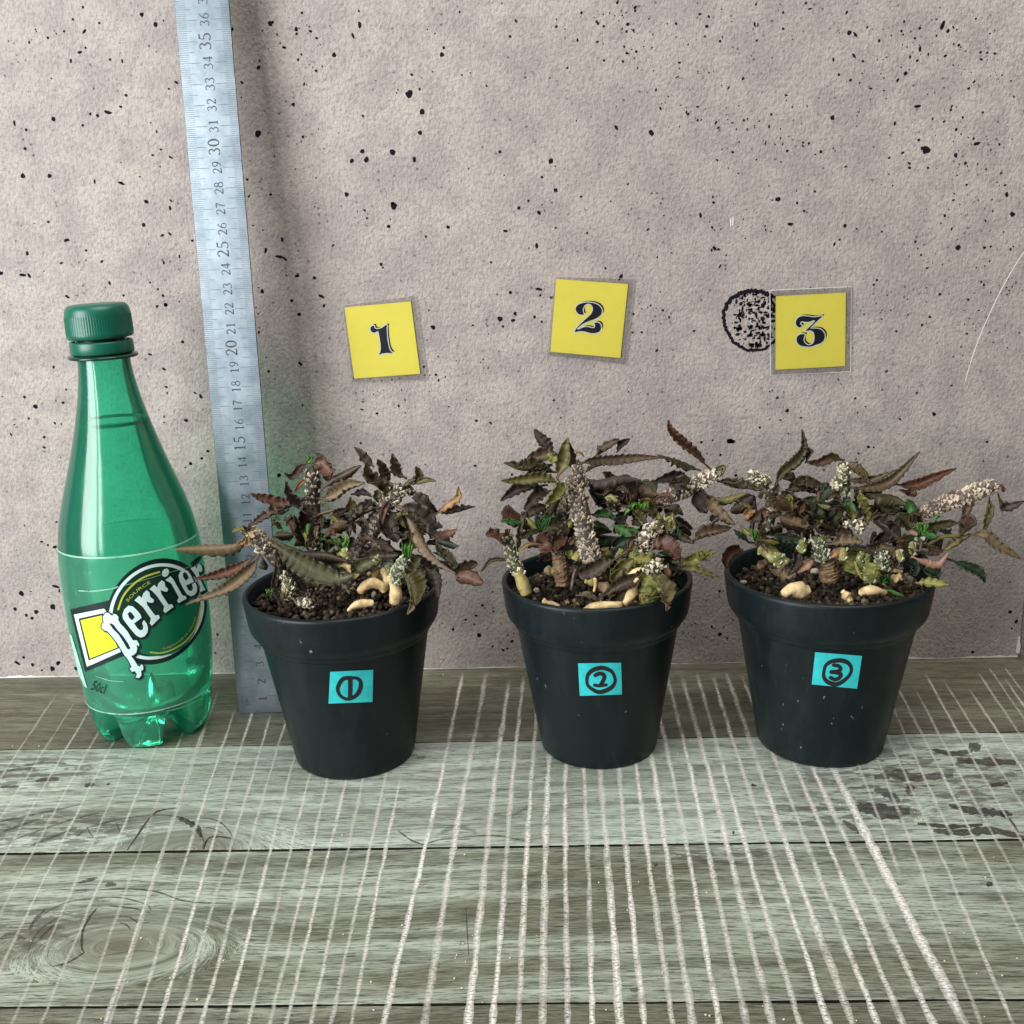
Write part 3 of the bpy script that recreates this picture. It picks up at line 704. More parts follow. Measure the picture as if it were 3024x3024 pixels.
# ------------------------------------------------------------------ green bottle
BX, BY = -21.87, -6.72
BPROF = [(2.6, 3.25), (2.9, 3.28), (3.5, 3.34), (4.3, 3.42), (5.1, 3.48), (6.0, 3.52), (6.9, 3.535), (8.0, 3.54), (9.0, 3.53), (9.8, 3.505), (10.6, 3.445), (11.4, 3.33), (12.1, 3.18), (12.8, 2.985), (13.5, 2.77), (14.3, 2.51), (15.0, 2.29), (15.8, 2.05), (16.7, 1.80), (17.4, 1.635), (18.0, 1.495), (18.6, 1.385), (19.2, 1.285), (19.7, 1.24), (20.0, 1.235)]
bz = np.array([p[0] for p in BPROF]); br = np.array([p[1] for p in BPROF])
def brad(z): return float(np.interp(z, bz, br)) if z > 2.6 else 3.25
def surf(px, py, cx, cy, rf, off):
    d = ray(px, py)
    t0, t1 = None, None
    # closest approach parameter, then march
    tc = ((cx - CAM[0]) * d[0] + (cy - CAM[1]) * d[1]) / (d[0] ** 2 + d[1] ** 2)
    g = lambda t: math.hypot(CAM[0] + d[0] * t - cx, CAM[1] + d[1] * t - cy) - (rf(CAM[2] + d[2] * t) + off)
    lo, hi = tc - 9, tc
    if g(hi) > 0: # grazing: clamp on the silhouette
        P = CAM + d * tc
        v = np.array([P[0] - cx, P[1] - cy]); v = v / np.linalg.norm(v) * (rf(P[2]) + off)
        return np.array([cx + v[0], cy + v[1], P[2]])
    for _ in range(40):
        mid = (lo + hi) / 2
        if g(mid) > 0: lo = mid
        else: hi = mid
    return CAM + d * hi
def bot(off): return lambda x, y: surf(x, y, BX, BY, brad, off)

def mat_bottle(name, tint, haze, rough, hz=0.0):
    """clear coloured plastic wall: tinted transmission, mirror-like sheen, a little scatter"""
    t = NT(name)
    lw = t.n('LayerWeight', {'Blend': 0.5}).outputs['Facing']
    col = t.mix(t.ramp(lw, [(0.35, 0.0), (0.95, 1.0)]), tint, tuple(x ** 1.5 * 0.9 for x in tint))
    tr = t.n('BsdfTransparent', {'Color': col}).outputs[0]
    dcol = (0.085, 0.70, 0.46)
    df = t.n('BsdfDiffuse', {'Color': dcol}).outputs[0]
    tl = t.n('BsdfTranslucent', {'Color': dcol}).outputs[0]
    dd = t.n('MixShader', {0: 0.62, 1: df, 2: tl}).outputs[0]
    h = haze
    if hz:
        nz = t.ramp(t.noise(t.pos(scale=(1, 1, .6)), 260, 6, .7), [(0.54, 0.0), (0.68, 1.0)])
        h = t.math('ADD', t.math('MULTIPLY', nz, hz), haze)
    s1 = t.n('MixShader', {0: h, 1: tr, 2: dd}).outputs[0]
    bmp = t.bump(t.noise(t.pos(scale=(1, 1, .35)), 34, 3), 0.10, 0.004)
    gl = t.n('BsdfGlossy', {'Color': (1, 1, 1), 'Roughness': rough, 'Normal': bmp}).outputs[0]
    fr = t.n('Fresnel', {'IOR': 1.52, 'Normal': bmp}).outputs[0]
    s2 = t.n('MixShader', {0: fr, 1: s1, 2: gl}).outputs[0]
    return t.done(s2)
GREEN = mat_bottle('green_bottle_plastic', (0.33, 0.95, 0.74), 0.30, 0.14)
CAPM = simple('cap_green', (0.004, 0.105, 0.065), 0.35, 0.5, var=0.1, vscale=60)
CAPD = simple('dark_green_ring', (0.003, 0.035, 0.022), 0.25, 0.5)

bt = tag(empty('water_bottle', (BX, BY, 0)), 'green plastic sparkling water bottle with screw cap, left of the ruler', 'bottle')
NSEG = 120
foot = [(0.000, 0.95), (0.659, 0.88), (1.225, 0.62), (1.696, 0.22), (2.025, 0.03), (2.308, 0.0), (2.591, 0.12), (2.845, 0.42), (3.033, 0.9), (3.146, 1.5), (3.212, 2.1), (3.250, 2.6)]
vall = [(0.000, 0.95), (0.659, 0.98), (1.225, 1.08), (1.696, 1.22), (2.025, 1.36), (2.308, 1.52), (2.562, 1.70), (2.779, 1.88), (2.939, 2.05), (3.071, 2.22), (3.175, 2.4), (3.250, 2.6)]
BV, BF = [], []
rows = [('b', k) for k in range(len(foot))] + [('p', k) for k in range(1, len(BPROF))]
for typ, k in rows:
    for i in range(NSEG):
        a = 2 * math.pi * i / NSEG
        if typ == 'b':
            cphase = math.cos(5 * (a - math.radians(-80)))
            wt = 0.5 + 0.5 * cphase
            wt = min(1, max(0, (wt - 0.10) / 0.42)); wt = wt * wt * (3 - 2 * wt)
            r = foot[k][0] * wt + vall[k][0] * (1 - wt); z = foot[k][1] * wt + vall[k][1] * (1 - wt)
        else:
            z, r = BPROF[k]
        BV.append((BX + r * math.cos(a), BY + r * math.sin(a), z))
for j in range(len(rows) - 1):
    for i in range(NSEG):
        BF.append((j * NSEG + i, j * NSEG + (i + 1) % NSEG, (j + 1) * NSEG + (i + 1) % NSEG, (j + 1) * NSEG + i))
mesh('bottle_body', BV, BF, GREEN, bt, True)
V, Fc = lathe([(1.244, 20.0), (1.608, 20.02), (1.646, 20.08), (1.608, 20.16), (1.216, 20.2), (1.197, 21.3)], BX, BY, 64)
mesh('neck_flange', V, Fc, CAPD, bt, True)
V, Fc = lathe([(1.309, 20.26), (1.459, 20.24), (1.496, 20.32), (1.477, 20.78), (1.440, 20.86), (1.309, 20.86)], BX, BY, 64)
mesh('tamper_ring', V, Fc, CAPM, bt, True)
# ribbed cap
CV, CF = [], []
cp = [(0.000, 22.62, 0), (1.122, 22.62, 0), (1.328, 22.58, 0), (1.449, 22.46, 0), (1.505, 22.28, 0), (1.533, 22.1, 0), (1.547, 22.05, 1), (1.566, 21.25, 1), (1.566, 21.2, 0), (1.552, 21.05, 0), (1.496, 20.99, 0), (1.309, 20.99, 0)]
n = 240
tilt = lambda x, y, z: (x, y, z + 0.035 * (x - BX) / 1.6)
for r, z, rib in cp:
    for i in range(n):
        a = 2 * math.pi * i / n
        q = r - (0.028 if rib and i % 3 == 0 else 0)
        CV.append(tilt(BX + q * math.cos(a), BY + q * math.sin(a), z))
for j in range(len(cp) - 1):
    for i in range(n):
        CF.append((j * n + i, (j + 1) * n + i, (j + 1) * n + (i + 1) % n, j * n + (i + 1) % n))
mesh('screw_cap', CV, CF, CAPM, bt, True)
# water
def mat_water():
    t = NT('water')
    fr = t.n('Fresnel', {'IOR': 1.14}).outputs[0]
    gl = t.n('BsdfGlossy', {'Color': (0.8, 1, 0.9), 'Roughness': 0.03}).outputs[0]
    rf = t.n('BsdfRefraction', {'Color': (0.93, 1, 0.97), 'Roughness': 0.0, 'IOR': 1.12}).outputs[0]
    tr = t.n('BsdfTransparent', {'Color': (0.90, 0.985, 0.955)}).outputs[0]
    s = t.n('MixShader', {0: fr, 1: tr, 2: gl}).outputs[0]
    return t.done(s)
WATER = mat_water()
wp = [(0.0, 1.10), (1.5, 1.3), (2.35, 1.75), (2.9, 2.3), (3.12, 2.7)] + [(r - 0.10, z) for z, r in BPROF if 2.8 < z < 16.75] + [(brad(16.85) - 0.10, 16.85), (brad(16.85) - 0.22, 16.80), (0.0, 16.80)]
V, Fc = lathe(wp, BX, BY, 80)
mesh('water', V, Fc, WATER, bt, True)
V, Fc = lathe([(brad(16.85) - 0.09, 16.92), (brad(16.85) - 0.16, 16.83), (brad(16.85) - 0.20, 16.78), (brad(16.85) - 0.09, 16.76)], BX, BY, 80)
mesh('water_line', V, Fc, simple('meniscus', (0.003, 0.09, 0.05), 0.2), bt, True)
# clear label sleeve with printed badge
def mat_sleeve():
    t = NT('label_film')
    nz = t.ramp(t.noise(t.pos(scale=(1, 1, .7)), 210, 7, .72), [(0.55, 0.0), (0.72, 1.0)])
    k = t.math('ADD', t.math('MULTIPLY', nz, 0.35), 0.20)
    tr = t.n('BsdfTransparent', {'Color': (0.93, 0.98, 0.96)}).outputs[0]
    df = t.n('MixShader', {0: 0.5, 1: t.bsdf(Base_Color=(0.24, 0.66, 0.48), Roughness=0.35), 2: t.n('BsdfTranslucent', {'Color': (0.24, 0.72, 0.50)}).outputs[0]}).outputs[0]
    return t.done(t.n('MixShader', {0: k, 1: tr, 2: df}).outputs[0])
SLV = mat_sleeve()
lp = [(brad(z) + 0.03, z) for z in np.linspace(2.35, 10.75, 30)]
V, Fc = lathe(lp, BX, BY, 96)
lab = mesh('label_sleeve', V, Fc, SLV, bt, True)
EDGE = mat_alpha('sleeve_edge', (0.42, 0.72, 0.58), 0.35, 0.8, 120, (1, 1, 1), 0.2, 0.5)
for z0, h in ((10.72, 0.085), (2.33, 0.07)):
    V, Fc = lathe([(brad(z0) + .045, z0), (brad(z0 + h) + .045, z0 + h)], BX, BY, 96)
    mesh('sleeve_edge', V, Fc, EDGE, lab, True, attrs={'op': [0.8] * len(V)})
G = lambda P: [(280 + x / 4.83, 1630 + y / 4.83) for x, y in P]
C2 = lambda P: [(100 + x / 2.415, 1550 + y / 2.415) for x, y in P]
PBLK = simple('label_black', (0.004, 0.016, 0.018), 0.35)
PWHT = simple('label_white', (0.62, 0.80, 0.78), 0.35, var=0.08, vscale=150)
PYEL = simple('label_yellow', (0.62, 0.72, 0.03), 0.35, var=0.06, vscale=120)
PGRN = simple('label_green', (0.003, 0.135, 0.060), 0.35, var=0.2, vscale=60)
PDGR = simple('label_dark_green', (0.003, 0.030, 0.015), 0.35)
PGLD = simple('label_gold', (0.45, 0.48, 0.08), 0.35)
def ell(rx, ry, n=72, cx=879, cy=849, k=95):
    return [(cx + rx * math.cos(2 * math.pi * i / n) + k * ry / 686 * math.sin(2 * math.pi * i / n), cy - ry * math.sin(2 * math.pi * i / n)) for i in range(n)]
def decal(name, polys, off, mt, par=None):
    V, Fc = poly_mesh(polys, bot(off), L=11)
    return mesh(name, V, Fc, mt, par or lab)
Pp = [(115,925),(150,870),(200,868),(225,900),(250,910),(270,880),(310,895),(340,935),(330,960),(360,1020),(420,1080),(470,1140),(510,1210),(545,1260),(600,1260),(630,1310),(632,1345),(595,1325),(605,1380),(590,1440),(545,1475),(515,1480),(560,1540),(610,1620),(640,1635),(665,1600),(690,1625),(690,1680),(660,1695),(665,1760),(630,1800),(580,1790),(600,1750),(575,1700),(530,1710),(495,1665),(525,1640),(470,1530),(420,1470),(380,1400),(320,1300),(250,1210),(180,1130),(130,1115),(95,1080),(100,1030),(130,1000),(115,970)]
Pc = [(210,1030),(225,1015),(270,1040),(320,1110),(400,1200),(470,1300),(505,1370),(490,1390),(460,1380),(410,1290),(340,1180),(260,1100)]
E1 = [(395,890),(420,820),(480,765),(540,775),(600,830),(650,890),(668,940),(560,1020),(610,1090),(650,1120),(685,1105),(690,1060),(675,1010),(700,970),(740,1020),(760,1090),(750,1150),(710,1205),(650,1222),(590,1190),(520,1110),(450,1020),(400,950)]
E1c = [(468,880),(500,850),(535,880),(568,930),(530,975),(490,940)]
R1 = [(565,690),(632,622),(668,655),(695,585),(740,545),(778,575),(790,640),(845,685),(830,725),(775,722),(735,700),(750,760),(860,905),(912,897),(928,940),(812,1055),(783,1020),(800,950),(690,790),(620,730)]
R2 = [(780,530),(850,468),(890,510),(905,450),(955,403),(995,430),(1005,490),(1048,530),(1030,568),(980,560),(935,540),(950,600),(1050,750),(1105,745),(1122,785),(1005,872),(975,840),(990,780),(880,620),(820,560)]
I1 = [(1005,400),(1080,345),(1120,390),(1250,620),(1295,630),(1310,665),(1195,730),(1172,695),(1200,650),(1090,450),(1040,420)]
ID = [(1008 + 50 * math.cos(a) - 12 * math.sin(a), 297 + 60 * math.sin(a)) for a in np.linspace(0, 2 * math.pi, 17)[:-1]]
E2 = [(1192,340),(1215,285),(1272,248),(1328,270),(1370,330),(1412,425),(1300,480),(1340,550),(1385,555),(1400,510),(1385,460),(1430,430),(1460,500),(1455,570),(1420,615),(1370,632),(1310,600),(1260,520),(1210,420)]
E2c = [(1255,310),(1285,285),(1320,320),(1340,370),(1300,410),(1265,365)]
R3 = [(1365,235),(1430,200),(1450,240),(1465,190),(1490,165),(1520,190),(1535,250),(1520,290),(1480,280),(1500,380),(1555,500),(1580,540),(1500,575),(1495,535),(1505,500),(1430,320)]
LET = [Pp, E1, R1, R2, I1, ID, E2, R3]
badge = decal('badge', [G(ell(712, 758)), G([(-353,820),(240,680),(300,1300),(431,1474),(-139,1710)]), G([(1360,160),(1480,60),(1535,52),(1525,95),(1400,220)])], 0.045, PBLK)
decal('white_ring', [G(ell(674, 688))], 0.052, PWHT, badge)
decal('dark_field', [G(ell(624, 642))], 0.059, PDGR, badge)
decal('green_field', [G([(600,1400),(680,1450),(800,1478),(950,1485),(1120,1445),(1290,1345),(1410,1185),(1485,980),(1500,740),(1400,640),(1200,730),(1000,880),(820,1060),(760,1180),(660,1240),(600,1300)])], 0.066, PGRN, badge)
decal('white_frame', [G([(-299,894),(131,808),(200,900),(371,1424),(-113,1638)])], 0.062, PWHT, badge)
decal('inner_frame', [G([(-233,950),(111,874),(200,1000),(341,1374),(-89,1550)])], 0.068, PBLK, badge)
decal('yellow_panel', [G([(-205,974),(101,904),(190,1050),(327,1362),(-69,1522)])], 0.074, PYEL, badge)
decal('gold_arc', [G(q) for q in stroke([tuple(p) for p in smooth_line([(330,830),(400,640),(530,480),(700,360),(930,282)], 5)], 26)], 0.072, PGLD, badge)
decal('gold_arc', [G(q) for q in stroke([tuple(p) for p in smooth_line([(785,1430),(950,1440),(1150,1370),(1330,1240),(1450,1050),(1510,760)], 5)], 20)], 0.072, PGLD, badge)
decal('letter_shadow', [G([(x + 20, y + 16) for x, y in offset_poly(p, 15)]) for p in LET] + [G(offset_poly(p, 15)) for p in LET[:1]], 0.080, PBLK, badge)
for p in LET:
    decal('letter', [G(p)], 0.088, PWHT, badge)
decal('letter_counter', [G(Pc)], 0.094, PBLK, badge); decal('letter_counter', [G(E1c)], 0.094, PBLK, badge); decal('letter_counter', [G(E2c)], 0.094, PBLK, badge)
# small lettering from the built-in typeface, laid along arcs
def glyphs(txt, size):
    cu = bpy.data.curves.new('t', 'FONT'); cu.body = txt; cu.size = size; cu.resolution_u = 2
    ob = bpy.data.objects.new('t', cu); COL.objects.link(ob)
    dg = bpy.context.evaluated_depsgraph_get(); dg.update()
    me = bpy.data.meshes.new_from_object(ob.evaluated_get(dg))
    V = [tuple(v.co) for v in me.vertices]; Fc = [tuple(p.vertices) for p in me.polygons]
    bpy.data.objects.remove(ob, do_unlink=True); bpy.data.curves.remove(cu); bpy.data.meshes.remove(me)
    return V, Fc
def text_on(name, txt, size, path, off, mt, par):
    V, Fc = glyphs(txt, size)
    path = [np.array(p) for p in smooth_line(path, 8)]
    L = np.concatenate([[0], np.cumsum([np.linalg.norm(path[i + 1] - path[i]) for i in range(len(path) - 1)])])
    w0 = max(v[0] for v in V); sx = L[-1] / w0
    out = []
    for v in V:
        s_ = min(max(v[0] * sx, 0), L[-1] - 1e-4); k = int(np.searchsorted(L, s_, 'right') - 1); k = min(k, len(path) - 2)
        d = (path[k + 1] - path[k]) / (L[k + 1] - L[k]); p = path[k] + d * (s_ - L[k]); nrm = np.array([d[1], -d[0]])
        q = p + nrm * v[1]
        out.append(bot(off)(*q))
    Fo = []
    for f in Fc:
        a, b, c = (np.array(out[k]) for k in f[:3])
        Fo.append(f if np.dot(np.cross(b - a, c - a), CAM - a) > 0 else f[::-1])
    mesh(name, out, Fo, mt, par)
text_on('source_lettering', 'SOURCE', 13, G([(470, 720), (560, 620), (660, 535), (800, 445)]), 0.078, PGLD, badge)
text_on('motto_lettering', 'Captured at source', 9, G([(970, 1395), (1130, 1335), (1290, 1210), (1400, 1060), (1450, 930)]), 0.078, PGLD, badge)
text_on('volume_lettering', '50cl', 42, C2([(400, 1172), (450, 1192), (500, 1206)]), 0.06, PBLK, lab)
decal('barcode_panel', [C2([(252,775),(270,792),(335,1010),(380,1165),(358,1150),(318,1060)])], 0.055, simple('barcode_paper', (0.38, 0.56, 0.52), 0.5, var=.45, vscale=500))
for P, wd in (([(318, 470), (420, 473), (560, 455), (600, 440)], 8), ([(560, 455), (760, 400), (930, 350), (1110, 300)], 3), ([(1095, 1030), (1160, 1022), (1220, 1005)], 5), ([(440, 1080), (540, 1110), (640, 1120)], 4), ([(940, 1330), (1060, 1300), (1200, 1240)], 4)):
    V, Fc = poly_mesh([C2(q) for q in stroke([tuple(p) for p in smooth_line(P, 5)], wd)], bot(0.10), L=11)
    mesh('film_crease', V, Fc, EDGE, lab, attrs={'op': [0.8] * len(V)})

# ------------------------------------------------------------------ pots
POTS = [(-10.34, -9.83, 0.992), (2.06, -9.33, 0.965), (13.18, -9.41, 1.018)]
PROF = [(0.0, 0.10), (2.4, 0.10), (2.6, 0.0), (2.82, 0.0), (2.95, 0.04), (3.03, 0.15), (3.08, 0.38), (3.13, 0.70), (3.46, 2.72), (3.80, 4.74), (4.10, 6.55), (4.12, 6.66), (4.16, 6.74), (4.26, 6.84), (4.42, 7.02), (4.55, 7.20), (4.62, 7.38), (4.66, 7.60), (4.78, 8.62), (4.80, 8.78), (4.78, 8.88), (4.71, 8.94), (4.62, 8.95), (4.55, 8.90), (4.52, 8.80), (4.40, 7.9), (4.28, 6.8), (4.0, 6.4), (0.0, 6.2)]
def prad(z, k):
    zs = [p[1] for p in PROF[5:20]]; rs = [p[0] for p in PROF[5:20]]
    return float(np.interp(z, zs, rs)) * k
STK = [([(975,1984),(1102,1978),(1100,2073),(970,2078)], (960, 1960, 10.73), [((840,450),(600,470),(470,600),(400,800),(470,1000),(640,1110),(800,1110),(1000,990),(1110,800),(1130,600),(1060,490),(930,450))], [([(795, 520), (795, 800), (790, 1090)], 138)], 130),
       ([(1707,1959),(1834,1957),(1837,2051),(1712,2055)], (1690, 1940, 11.36), [((950,370),(700,440),(540,580),(490,760),(520,950),(680,1090),(880,1180),(1100,1140),(1330,1010),(1430,850),(1420,680),(1330,500),(1150,400))], [([(770, 615), (900, 560), (1020, 580), (1075, 660), (1040, 780), (960, 930)], 132), ([(750, 945), (900, 970), (1130, 940)], 108)], 140),
       ([(2407,1926),(2546,1937),(2531,2034),(2397,2021)], (2380, 1910, 10.73), [((1000,435),(800,470),(630,590),(570,780),(570,960),(680,1110),(900,1190),(1080,1150),(1290,1000),(1420,820),(1430,650),(1330,510),(1170,445))], [([(880, 580), (1030, 610), (1095, 690), (1030, 770), (800, 800)], 118), ([(800, 800), (960, 820), (1100, 870), (1060, 980), (920, 1040), (780, 980)], 122)], 135)]
PLAB = ['dark plastic flower pot with teal sticker marked 1, nearest the bottle', 'dark plastic flower pot with teal sticker marked 2, middle of three', 'dark plastic flower pot with teal sticker marked 3, farthest from the bottle']
NSOIL = 8.15
for i, (X, Y, k) in enumerate(POTS):
    t = tag(empty('flower_pot', (X, Y, 0)), PLAB[i], 'pot', 'dark plastic pots in a row')
    cut = 11
    V, Fc = lathe([(r * k, z) for r, z in PROF[:cut + 1]], X, Y, 96)
    mesh('pot_body', V, Fc, POT, t, True)
    V, Fc = lathe([(r * k, z) for r, z in PROF[cut:]], X, Y, 96)
    mesh('pot_rim', V, Fc, POT, t, True)
    q, (ox, oy, s), rings, bars, wd = STK[i]
    fn = lambda o_: (lambda x, y: surf(x, y, X, Y, lambda z: prad(z, k), o_))
    V, Fc = poly_mesh([q], fn(0.025), L=12)
    st = mesh('sticker', V, Fc, TEAL, t)
    T = lambda P: [(ox + x / s, oy + y / s) for x, y in P]
    pol = []
    for rg in rings:
        c_ = [tuple(p) for p in smooth_line(rg, 4, True)]
        rr = random.Random(i); ws = [wd * (0.92 + 0.16 * math.sin(j * .25 + i)) for j in range(len(c_) + 1)]
        pol += [T(p) for p in stroke(c_, ws, True)]
    V, Fc = poly_mesh(pol, fn(0.034), L=8); mesh('ink_circle', V, Fc, INK, st)
    pol = []
    for P, w_ in bars:
        c_ = [tuple(p) for p in smooth_line(P, 5)]
        pol += [T(p) for p in stroke(c_, w_)]
        for e in (c_[0], c_[-1]):
            pol.append(T([(e[0] + w_ / 2 * math.cos(a), e[1] + w_ / 2 * math.sin(a)) for a in np.linspace(0, 2 * math.pi, 11)[:-1]]))
    V, Fc = poly_mesh(pol, fn(0.040), L=8); mesh('ink_digit', V, Fc, INK, st)

# soil granules -----------------------------------------------------------------
ib = bmesh.new(); bmesh.ops.create_icosphere(ib, subdivisions=1, radius=1.0)
IV = [np.array(v.co) for v in ib.verts]; IF = [tuple(v.index for v in f.verts) for f in ib.faces]; ib.free()
def soil_h(i, x, y):
    X, Y, k = POTS[i]
    dx, dy = x - X, y - Y
    base = (8.30, 8.12, 8.22)[i]
    return base + 0.10 * math.sin(dx * 1.3 + i) * math.cos(dy * 1.1) - 0.012 * (dx * dx + dy * dy) * 0.6
SLAB = ['dark brown round soil granules filling the pot marked 1', 'dark brown round soil granules filling the pot marked 2', 'dark brown round soil granules filling the pot marked 3']
for i, (X, Y, k) in enumerate(POTS):
    rr = random.Random(70 + i)
    SVx, SFx, ST = [], [], []
    pts = []
    tries = 0
    Rm = 4.36 * k
    while len(pts) < 1500 and tries < 30000:
        tries += 1
        a = rr.uniform(0, 6.2832); q = Rm * math.sqrt(rr.random())
        x, y = q * math.cos(a), q * math.sin(a)
        s_ = rr.uniform(0.095, 0.165)
        layer = 0 if len(pts) < 1050 else 1
        pts.append((X + x, Y + y, s_, layer))
    for x, y, s_, layer in pts:
        z = soil_h(i, x, y) + rr.uniform(-0.12, 0.10) + (0.05 if layer else -0.02)
        b = len(SVx)
        sx, sy, sz = (s_ * rr.uniform(.85, 1.15) for _ in range(3))
        ca, sa = math.cos(rr.uniform(0, 6)), math.sin(rr.uniform(0, 6))
        tone = rr.random() ** 1.6 if rr.random() > .035 else rr.uniform(1.3, 1.9)
        for v in IV:
            j = rr.uniform(.96, 1.04)
            SVx.append((x + v[0] * sx * j, y + v[1] * sy * j, z + v[2] * sz * j)); ST.append(tone)
        SFx += [tuple(c + b for c in f) for f in IF]
    o = mesh('soil_granules', SVx, SFx, SOIL, None, True, attrs={'tone': ST})
    tag(o, SLAB[i], 'soil', 'soil in the three pots', 'stuff')
    nb = 40; V = [(X, Y, soil_h(i, X, Y) - .12)]; Fc = []
    for a in range(nb):
        V.append((X + Rm * math.cos(2 * math.pi * a / nb), Y + Rm * math.sin(2 * math.pi * a / nb), soil_h(i, X, Y) - .30))
    Fc = [(0, 1 + a, 1 + (a + 1) % nb) for a in range(nb)]
    mesh('soil_bed', V, Fc, simple('soil_dark', (0.022, 0.016, 0.012), 0.95), o)

# ------------------------------------------------------------------ plants
KEY = {'A': (500, 1300, 3.512), 'B': (900, 1300, 3.513), 'C': (1420, 1250, 3.22), 'D': (1700, 1220, 3.066), 'E': (2080, 1250, 3.22), 'F': (2524, 1300, 3.512)}
LM = {
 'dk': mat_leaf('leaf_dark_brown', (0.0360, 0.0215, 0.0125)),
 'pu': mat_leaf('leaf_dark_purple', (0.0340, 0.0200, 0.0165)),
 'br': mat_leaf('leaf_brown', (0.0640, 0.0380, 0.0200)),
 'ta': mat_leaf('leaf_taupe', (0.1180, 0.0800, 0.0470)),
 'ol': mat_leaf('leaf_olive', (0.0920, 0.0740, 0.0220)),
 'od': mat_leaf('leaf_dark_olive', (0.0440, 0.0380, 0.0140), (0.10, 0.085, 0.04)),
 're': mat_leaf('leaf_red_brown', (0.0800, 0.0300, 0.0170)),
 'tn': mat_leaf('leaf_tan', (0.250, 0.145, 0.062), (0.34, 0.17, 0.08)),
 'gr': mat_leaf('leaf_green', (0.030, 0.095, 0.020), (0.10, 0.20, 0.04)),
 'bg': mat_leaf('leaf_bright_green', (0.085, 0.220, 0.024), (0.14, 0.24, 0.05)),
 'dg': mat_leaf('leaf_dark_green', (0.018, 0.032, 0.016), (0.06, 0.09, 0.04)),
 'yg': mat_leaf('leaf_yellow_green', (0.160, 0.150, 0.036), (0.22, 0.20, 0.06)),
 'cr': mat_leaf('leaf_cream', (0.620, 0.480, 0.230), (0.65, 0.5, 0.25)),
 'pk': mat_leaf('leaf_pink_brown', (0.210, 0.115, 0.083), (0.40, 0.24, 0.14)),
}
LRNG = random.Random(77)
def leaf(plant, pi, key, pts, wpx, col, y0=None, y1=None, crum=1.0, roll=None, pet=True, name='leaf'):
    ox, oy, s = KEY[key]; X, Y, _ = POTS[pi]
    r = LRNG
    if y0 is None: y0 = r.uniform(-1.6, 1.0)
    if y1 is None: y1 = y0 + r.uniform(-1.0, 0.8)
    n = len(pts)
    P3 = [at(ox + x / s, oy + y / s, Y + y0 + (y1 - y0) * (k / (n - 1))) for k, (x, y) in enumerate(pts)]
    W = wpx / s / pxcm(P3[n // 2]) * 1.05
    chord = sum(np.linalg.norm(P3[i + 1] - P3[i]) for i in range(n - 1))
    wave = r.uniform(0.25, 0.38)
    C = smooth_line(P3, max(3, int(math.ceil(max(14, min(64, chord / wave * 6.2)) / (n - 1)))))
    C = [np.array(c) for c in C]
    N = len(C)
    Lg = sum(np.linalg.norm(C[i + 1] - C[i]) for i in range(N - 1))
    stalk = pet and Lg > 2.0 * W
    nc = 8
    kf = Lg / wave
    ph = r.uniform(0, 6.3); ph2 = r.uniform(0, 6.3)
    rl = r.uniform(-0.38, 0.38) if roll is None else roll
    trough = r.uniform(0.5, 1.25) * (1 if r.random() < .85 else -1)
    V, Fc, A1, A2 = [], [], [], []
    jph = r.uniform(0, 6)
    jit = [0.85 + 0.75 * math.sin(i * .61 + jph) * math.sin(i * .23 + 2 * jph) for i in range(N)]
    for i, c in enumerate(C):
        t = i / (N - 1)
        d = C[min(N - 1, i + 1)] - C[max(0, i - 1)]; d /= np.linalg.norm(d) + 1e-9
        tocam = CAM - c; tocam /= np.linalg.norm(tocam)
        nn = 0.80 * tocam + np.array([0, 0, 0.45])
        nn = nn - d * np.dot(nn, d); nn /= np.linalg.norm(nn) + 1e-9
        sd = np.cross(d, nn)
        ang = rl + 0.48 * math.sin(2.6 * t + ph)
        n2 = nn * math.cos(ang) + sd * math.sin(ang); s2 = sd * math.cos(ang) - nn * math.sin(ang)
        if stalk:
            u = max(0.0, (t - 0.12) / 0.88)
            prof = max(0.16 * (1 - 0.3 * t), (math.sin(math.pi * min(1, u ** 0.75)) ** 0.8))
        else:
            prof = max(0.16 * (1 - t), math.sin(math.pi * min(1, (0.06 + 0.94 * t) ** 0.8)) ** 0.6)
        if i == N - 1: prof = 0.02
        hw = W / 2 * prof
        amp = min(0.092, 0.36 * hw) * crum * jit[i]
        for j in range(nc + 1):
            q = -1 + 2 * j / nc
            e = abs(q)
            sgn = 1 if q > 0 else -1
            p1 = 2 * math.pi * kf * t + ph + sgn * 1.3 + 1.5 * math.sin(5.3 * t + ph2 + sgn) + 0.8 * math.sin(13 * t + ph)
            z = trough * e * e * hw + amp * (e ** 2.2) * (math.sin(p1) + 0.3 * math.sin(1.7 * p1 + ph2))
            w_ = hw * q * (1 - 0.16 * e * e) + sgn * amp * 0.30 * (e ** 3) * math.cos(p1 + .6)
            V.append(c + s2 * w_ + n2 * z); A1.append(t if stalk else 0.4 + .6 * t); A2.append(e)
    for i in range(N - 1):
        for j in range(nc):
            a = i * (nc + 1) + j
            Fc.append((a, a + 1, a + nc + 2, a + nc + 1))
    o = mesh(name, V, Fc, LM[col], plant, True, attrs={'along': A1, 'across': A2})
    so = o.modifiers.new('thickness', 'SOLIDIFY'); so.thickness = 0.045 * S; so.offset = 0
    return o

